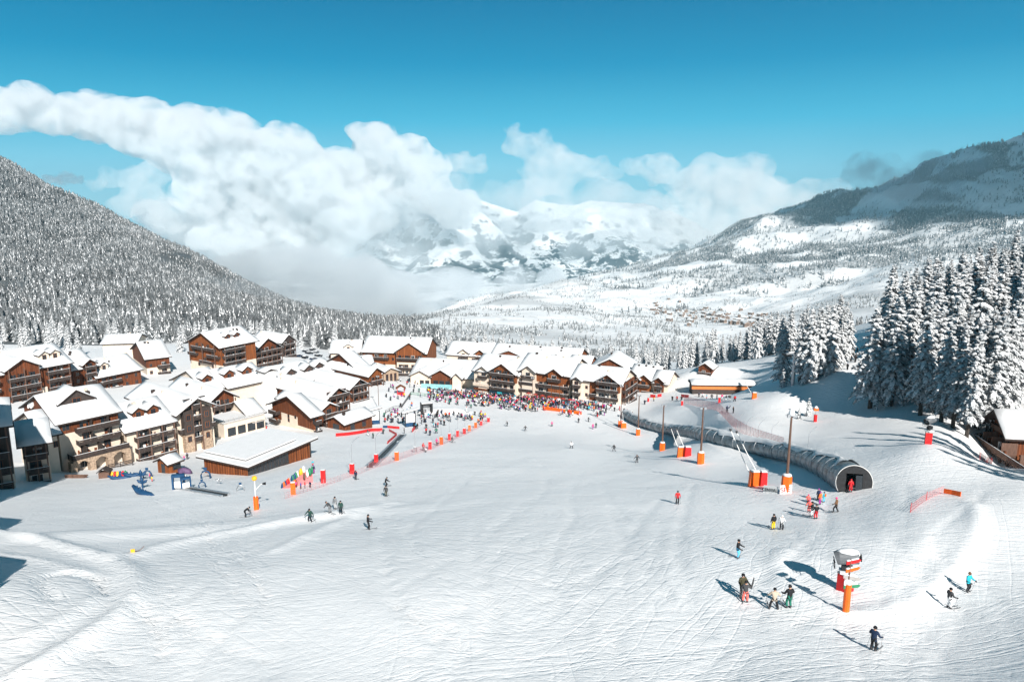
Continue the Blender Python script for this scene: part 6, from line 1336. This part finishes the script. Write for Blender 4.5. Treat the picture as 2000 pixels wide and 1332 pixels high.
for J in POSES:
    def mk(nm, mb, m):
        me = bpy.data.meshes.new(nm); me.from_pydata(mb.v, [], mb.f); me.materials.append(m); me.polygons.foreach_set('use_smooth', np.ones(len(mb.f), bool)); return me
    mb = MB(); hat_into(mb, J, 0); HATM.append(mk('helmet', mb, PM['black']))
    SKIM.append([mk('ski', kid_parts(ski_into, J, 0, n), PM['grey']) for n in 'lr']); POLM.append([mk('ski_pole', kid_parts(pole_into, J, n), PM['grey']) for n in 'lr'])
    mb = MB(); h = J['head']; mb.tube([h+Vector((-.09,.045,.035)), h+Vector((-.05,.095,.035)), h+Vector((.05,.095,.035)), h+Vector((.09,.045,.035))], .032, 6); GOGM.append(mk('goggles', mb, M_GOG))
    mb = MB(); c = J['chest']; b_ = c+Vector((0,-.17,-.02)); mb.tube([b_+Vector((0,.03,-.24)), b_+Vector((0,0,-.2)), b_+Vector((0,-.02,.1)), b_+Vector((0,.03,.2))], [.10, .15, .15, .08], 8); PACKM.append(mk('backpack', mb, PM['black']))
def setm(o, i, m): o.material_slots[i].link = 'OBJECT'; o.material_slots[i].material = m
def person(px, py, jac, tro, hat, label, ps=0, face=0., sc=1., skis=True, poles=True, pack=None, gog=True, p=None, ski_c='grey', grp=None):
    p = p or G(px, py); o = link('person', HI[ps], None, p-Vector((0, 0, .02))); o.rotation_euler.z = R(face); o.scale = (sc,)*3; tag(o, label, 'person', grp)
    setm(o, 0, PM[jac]); setm(o, 1, PM[tro])
    h = link('helmet', HATM[ps], o); setm(h, 0, PM[hat])
    if gog: link('goggles', GOGM[ps], o)
    if skis:
        for s in SKIM[ps]: q = link('ski', s, o); setm(q, 0, PM[ski_c])
    if poles:
        for s in POLM[ps]: link('ski_pole', s, o)
    if pack: q = link('backpack', PACKM[ps], o); setm(q, 0, PM[pack])
    return o
# face: 0 looks away from the camera (up the valley); 180 looks at the camera; 90 looks left
person(1705,1271,'navy','black','black','skier all in dark navy alone at the bottom right',0,-55)
person(1853,1186,'dark grey','white','black','skier with grey jacket and white trousers near the right edge',0,-80)
person(1890,1154,'turquoise','black','brown','skier in a bright turquoise jacket at the far right',0,-150)
person(1449,1166,'olive','black','black','tall skier in an olive coat standing behind the orange trousers',0,-160,1.12,pack=None)
person(1455,1177,'dark grey','coral','black','skier in grey jacket and coral orange trousers with a raised arm',6,-20)
person(1511,1190,'beige','black','black','skier in a beige coat and black trousers, legs apart',3,-10)
person(1540,1188,'black','green','black','skier in a black coat with red collar and green trousers',0,10,1.08)
person(1441,1090,'black','light blue','black','skier in a dark jacket and bright light blue trousers',2 if False else 0,-120,1.05)
person(1510,1034,'black','yellow','black','skier in a black jacket and vivid yellow trousers',1,20)
person(1526,1034,'white','black','white','skier in a white jacket and black trousers beside the yellow trousers',0,-30,.95)
person(1323,984,'red','black','black','skier in a red jacket and black trousers alone left of the sign',1,175)
person(1244,904,'dark grey','dark grey','black','dark grey skier gliding alone on the middle of the piste',7,10)
person(1199,881,'black','dark grey','black','black skier with legs spread in mid piste',3,160)
person(1116,876,'white','black','black','skier in a white jacket and black trousers in mid piste',3,-170)
person(720,1034,'black','black','black','skier all in black, lowest of those on the left slope',0,-70,1.05)
person(754,970,'dark grey','olive','black','skier in brownish grey standing below the black leaning skier',1,170)
person(754,949,'black','black','black','black skier leaning into a turn on the left slope',2,-60)
person(695,937,'navy','dark grey','black','skier in a navy and red jacket below the red pad',1,150,1.,pack='red')
person(606,1020,'dark green','black','black','skier in dark green carrying poles out to the side',7,160)
person(645,1003,'dark grey','grey','black','grey bent figure at the left of the group of three',5,60)
person(655,996,'grey','light grey','black','tall pale grey clad skier in the middle of the group of three',1,150,1.05)
person(666,1004,'dark green','black','black','skier in dark clothes with teal collar at the right of the group of three',1,170)
person(479,1010,'black','black','black','black clad person bending beside the orange mast',5,-70)
person(1578,985,'coral','black','pink','child in coral jacket and dark trousers, back left of the group by the tunnel',1,150,.8)
person(1580,998,'coral','coral','pink','child all in coral in front of the group by the tunnel',0,140,.85)
person(1585,1008,'black','white','black','skier in a black jacket and white trousers in the group by the tunnel',0,60,1.05)
person(1598,975,'navy','black','purple','dark child half hidden behind the orange vest',1,20,.85)
person(1601,984,'orange','purple','purple','child in an orange vest and magenta trousers by the tunnel',1,40,.95)
person(1609,979,'turquoise','light blue','navy','small child with orange bib and light blue trousers by the tunnel',1,30,.75,pack='orange')
person(1593,1013,'black','red','dark grey','skier in a black top and red trousers nearest in the tunnel group',0,10)
person(1632,999,'brown','black','pink','skier in a brown coat and pink hat walking towards the tunnel',4,60,1.05)
person(0,0,'red','red','red','person all in red stepping out of the black tunnel mouth',1,170,.95,p=MOUTH,ski_c='white')
person(827,880,'red','dark grey','red','adult in a red jacket next to the small child by the pads',1,-30,1.05)
person(832,883,'white','black','red','small child in white beside the adult in red',1,60,.62)
person(853,870,'pink','black','pink','skier in a bright pink jacket by the line of pads',0,-20,1.05)
person(883,865,'dark grey','grey','dark grey','grey skier gliding just outside the line of pads',7,-60)
for (px, py, j, tr, h, l, ps, f) in ((991,833,'black','black','black','dark skier at the upper left of the piste',2,70), (1026,842,'black','dark grey','black','dark skier seen from behind in the upper piste',7,0), (1078,833,'pink','black','pink','pink jacketed skier high on the piste',0,0), (1130,826,'black','black','black','tiny black skier above the pair in pink and green',1,0), (1149,824,'black','black','black','black skier leaning hard into a turn high on the piste',2,-70),
        (1158,838,'pink','purple','pink','child in pink beside the dark green skier',1,10), (1164,836,'dark green','black','black','dark green skier beside the child in pink',1,10), (1110,815,'black','green','black','black skier crouching below the orange banner',2,-60), (1095,811,'light grey','grey','grey','pale skier below the left end of the orange banner',0,60), (1166,812,'dark grey','black','black','dark skier just right of the orange banner',2,70)):
    person(px, py, j, tr, h, l, ps, f, 1., gog=False)
# ---- beginners, walkers and the crowd: small in the photo, one mesh each
rp_ = random.Random(12); JC = ['black']*16+['dark grey']*6+['navy']*8+['red']*4+['white']*3+['blue', 'turquoise', 'pink', 'orange', 'green', 'purple', 'yellow', 'grey', 'light grey', 'coral', 'dark green']; TC_ = ['black']*9+['dark grey']*4+['navy']*2+['grey', 'white', 'red', 'blue', 'light grey', 'purple']
npl = 0
def small(px, py, zone, j=None, tr=None, sc=None, k=None, p=None):
    global npl
    p = p or G(px, py); j = j or rp_.choice(JC); tr = tr or rp_.choice(TC_); h = rp_.choice(('black', 'black', 'dark grey', 'red', 'white', 'blue', 'grey')); k = rp_.randrange(6) if k is None else k
    o = link('person', LO[k], None, p-Vector((0,0,.02))); o.rotation_euler.z = rp_.random()*6.28; s = sc or rp_.uniform(.92, 1.06); o.scale = (s, s, s)
    setm(o, 0, PM[j]); setm(o, 1, PM[tr]); setm(o, 5, PM[h]); npl += 1
    g = '%s jacket, %s trousers, %s hat, %s' % (j, tr, h, zone); tag(o, g, 'person', 'people '+zone)
Z1 = 'on the beginner field'
for (px, py) in ((769,806),(772,807),(777,806),(781,811),(788,809),(758,819),(773,816),(796,807),(802,804),(810,814),(823,819),(828,815),(828,823),(837,816),(841,817),(845,813),(848,817),(856,809),(858,818),(870,815),(876,821),(880,824),(887,812),(894,820),(900,816),(908,819),(913,819),(917,818),(922,820),(940,815),(944,816),(948,815),(752,825),(757,822),(767,825),(778,825),(786,826),(789,823),(832,837),(833,846),(840,850),(846,834),(851,835),(855,834),(719,851),(729,856),(748,847),(790,846),(812,839),(852,846),(934,826),(938,824),(942,823),(764,812),(784,815),(750,815)): small(px+rp_.uniform(-.7, .7), py, Z1)
for k in range(34):
    q_ = rp_.uniform(758, 940); small(q_, rp_.uniform(803, 846-(q_-758)*.12), Z1)
Z2 = 'on the square below the timber terrace'
for (px, py) in ((752,752),(763,756),(766,757),(777,748),(755,776),(785,775),(790,774),(771,775),(804,793),(782,795),(795,752),(800,757),(775,742),(783,745),(810,758),(815,754),(808,766),(760,765),(790,762),(778,780),(801,782),(818,765),(822,775),(770,760),(798,748),(812,750),(805,745),(762,782)): small(px+rp_.uniform(-1, 1), py+rp_.uniform(-1, 1), Z2)
Z3 = 'coming down at the edge of the crowd'
for (px, py) in ((920,797),(941,793),(947,794),(956,792),(985,797),(1000,796),(1010,800),(1022,797),(1035,801),(1045,796),(1015,803),(990,790),(1050,803),(965,788),(976,792),(1180,798),(1190,800),(1200,803),(1150,801),(1160,803),(1170,800),(1210,802),(1219,806),(1225,808),(1230,811),(1235,812),(1140,800)): small(px, py, Z3)
Z4 = 'in the lift queue under the wood'
for (px, py) in ((1365,775),(1372,776),(1380,778),(1390,779),(1400,780),(1410,781),(1418,782),(1425,783),(1435,784),(1313,782),(1322,782),(1331,783),(1259,790),(1277,783),(1420,805),(1432,806)): small(px, py, Z4)
Z5 = 'on the shaded piste between the larches'
for (px, py) in ((1662,706),(1670,708),(1672,702),(1655,722),(1676,722),(1680,718),(1668,694),(1674,690),(1690,680)): small(px, py, Z5, 'black', 'black')
Z6 = 'in the crowd before the central chalets'
rows = []
for k in range(6000):
    px = rp_.uniform(835, 1195); base = 764+(px-835)*.090; w = 9 if px < 1130 else 5; py = base+abs(rp_.gauss(0, w))*.9-3 if rp_.random() < .8 else base+rp_.uniform(0, 22)
    if px > 1130 and rp_.random() < .5: continue
    p = G(px, py)
    if any((p.x-a)**2+(p.y-b)**2 < .3 for a, b in rows): continue
    rows.append((p.x, p.y))
    if npl+48 < 300: small(px, py, Z6, p=p, k=rp_.choice((1, 1, 2, 2, 4, 5)))
    if len(rows) > 680: break
# the rest of the crowd, too many to count one by one
V = []; Fq = []; MI = []; mats_ = [PM[k] for k in PAL]+[M_SKIN]; nm = list(PAL); base_v = {}
left = rows[-440:]
verts = []; faces = []; midx = []
for (x, y) in left:
    me = LO[rp_.choice((1, 2, 5))]; a = rp_.random()*6.28; c, s = math.cos(a), math.sin(a); z = float(ground_z(x, y)[0])-.02; k0 = len(verts)
    if 'd' not in base_v: base_v['d'] = {}
    if me.name not in base_v['d']: base_v['d'][me.name] = ([v.co[:] for v in me.vertices], [tuple(p.vertices) for p in me.polygons], [p.material_index for p in me.polygons])
    vv, ff, mm = base_v['d'][me.name]; jj, tt, hh = nm.index(rp_.choice(JC)), nm.index(rp_.choice(TC_)), nm.index(rp_.choice(('black', 'red', 'white', 'blue'))); mp_ = {0: jj, 1: tt, 2: len(nm), 3: 0, 4: 0, 5: hh}
    verts += [(x+v[0]*c-v[1]*s, y+v[0]*s+v[1]*c, z+v[2]) for v in vv]; faces += [tuple(i+k0 for i in f) for f in ff]; midx += [mp_.get(q, 0) for q in mm]
me = bpy.data.meshes.new('crowd'); me.from_pydata(verts, [], faces); [me.materials.append(m_) for m_ in mats_]; me.polygons.foreach_set('material_index', midx); tag(link('crowd', me), 'rest of the dense crowd in front of the central chalets', None, None, 'stuff')
# children by the inflatable slide and in the play area
for k, (px, py, j, tr, l) in enumerate(((569,952,'purple','black','child in purple left below the inflatable slide'), (578,953,'pink','black','child in pink below the inflatable slide'), (588,955,'blue','black','child in blue below the inflatable slide'), (596,954,'red','grey','child in red right below the inflatable slide'), (606,953,'navy','black','child in navy right of the slide'), (611,909,'turquoise','red','child in turquoise and red above the slide'),
        (613,925,'navy','purple','person sitting low in navy beside the slide'), (293,935,'pink','navy','child in pink beside the blue hoop'), (297,940,'yellow','red','child in yellow beside the blue hoop'), (360,898,'pink','blue','child in pink at the corner of the pavilion'), (366,897,'black','black','adult in black at the corner of the pavilion'), (521,842,'red','black','person in red beside the restaurant terrace'))):
    person(px, py, j, tr, 'red' if k%2 else 'blue', l, 1, 40*k, .68 if 'child' in l else .95, skis=False, poles=False, gog=False)
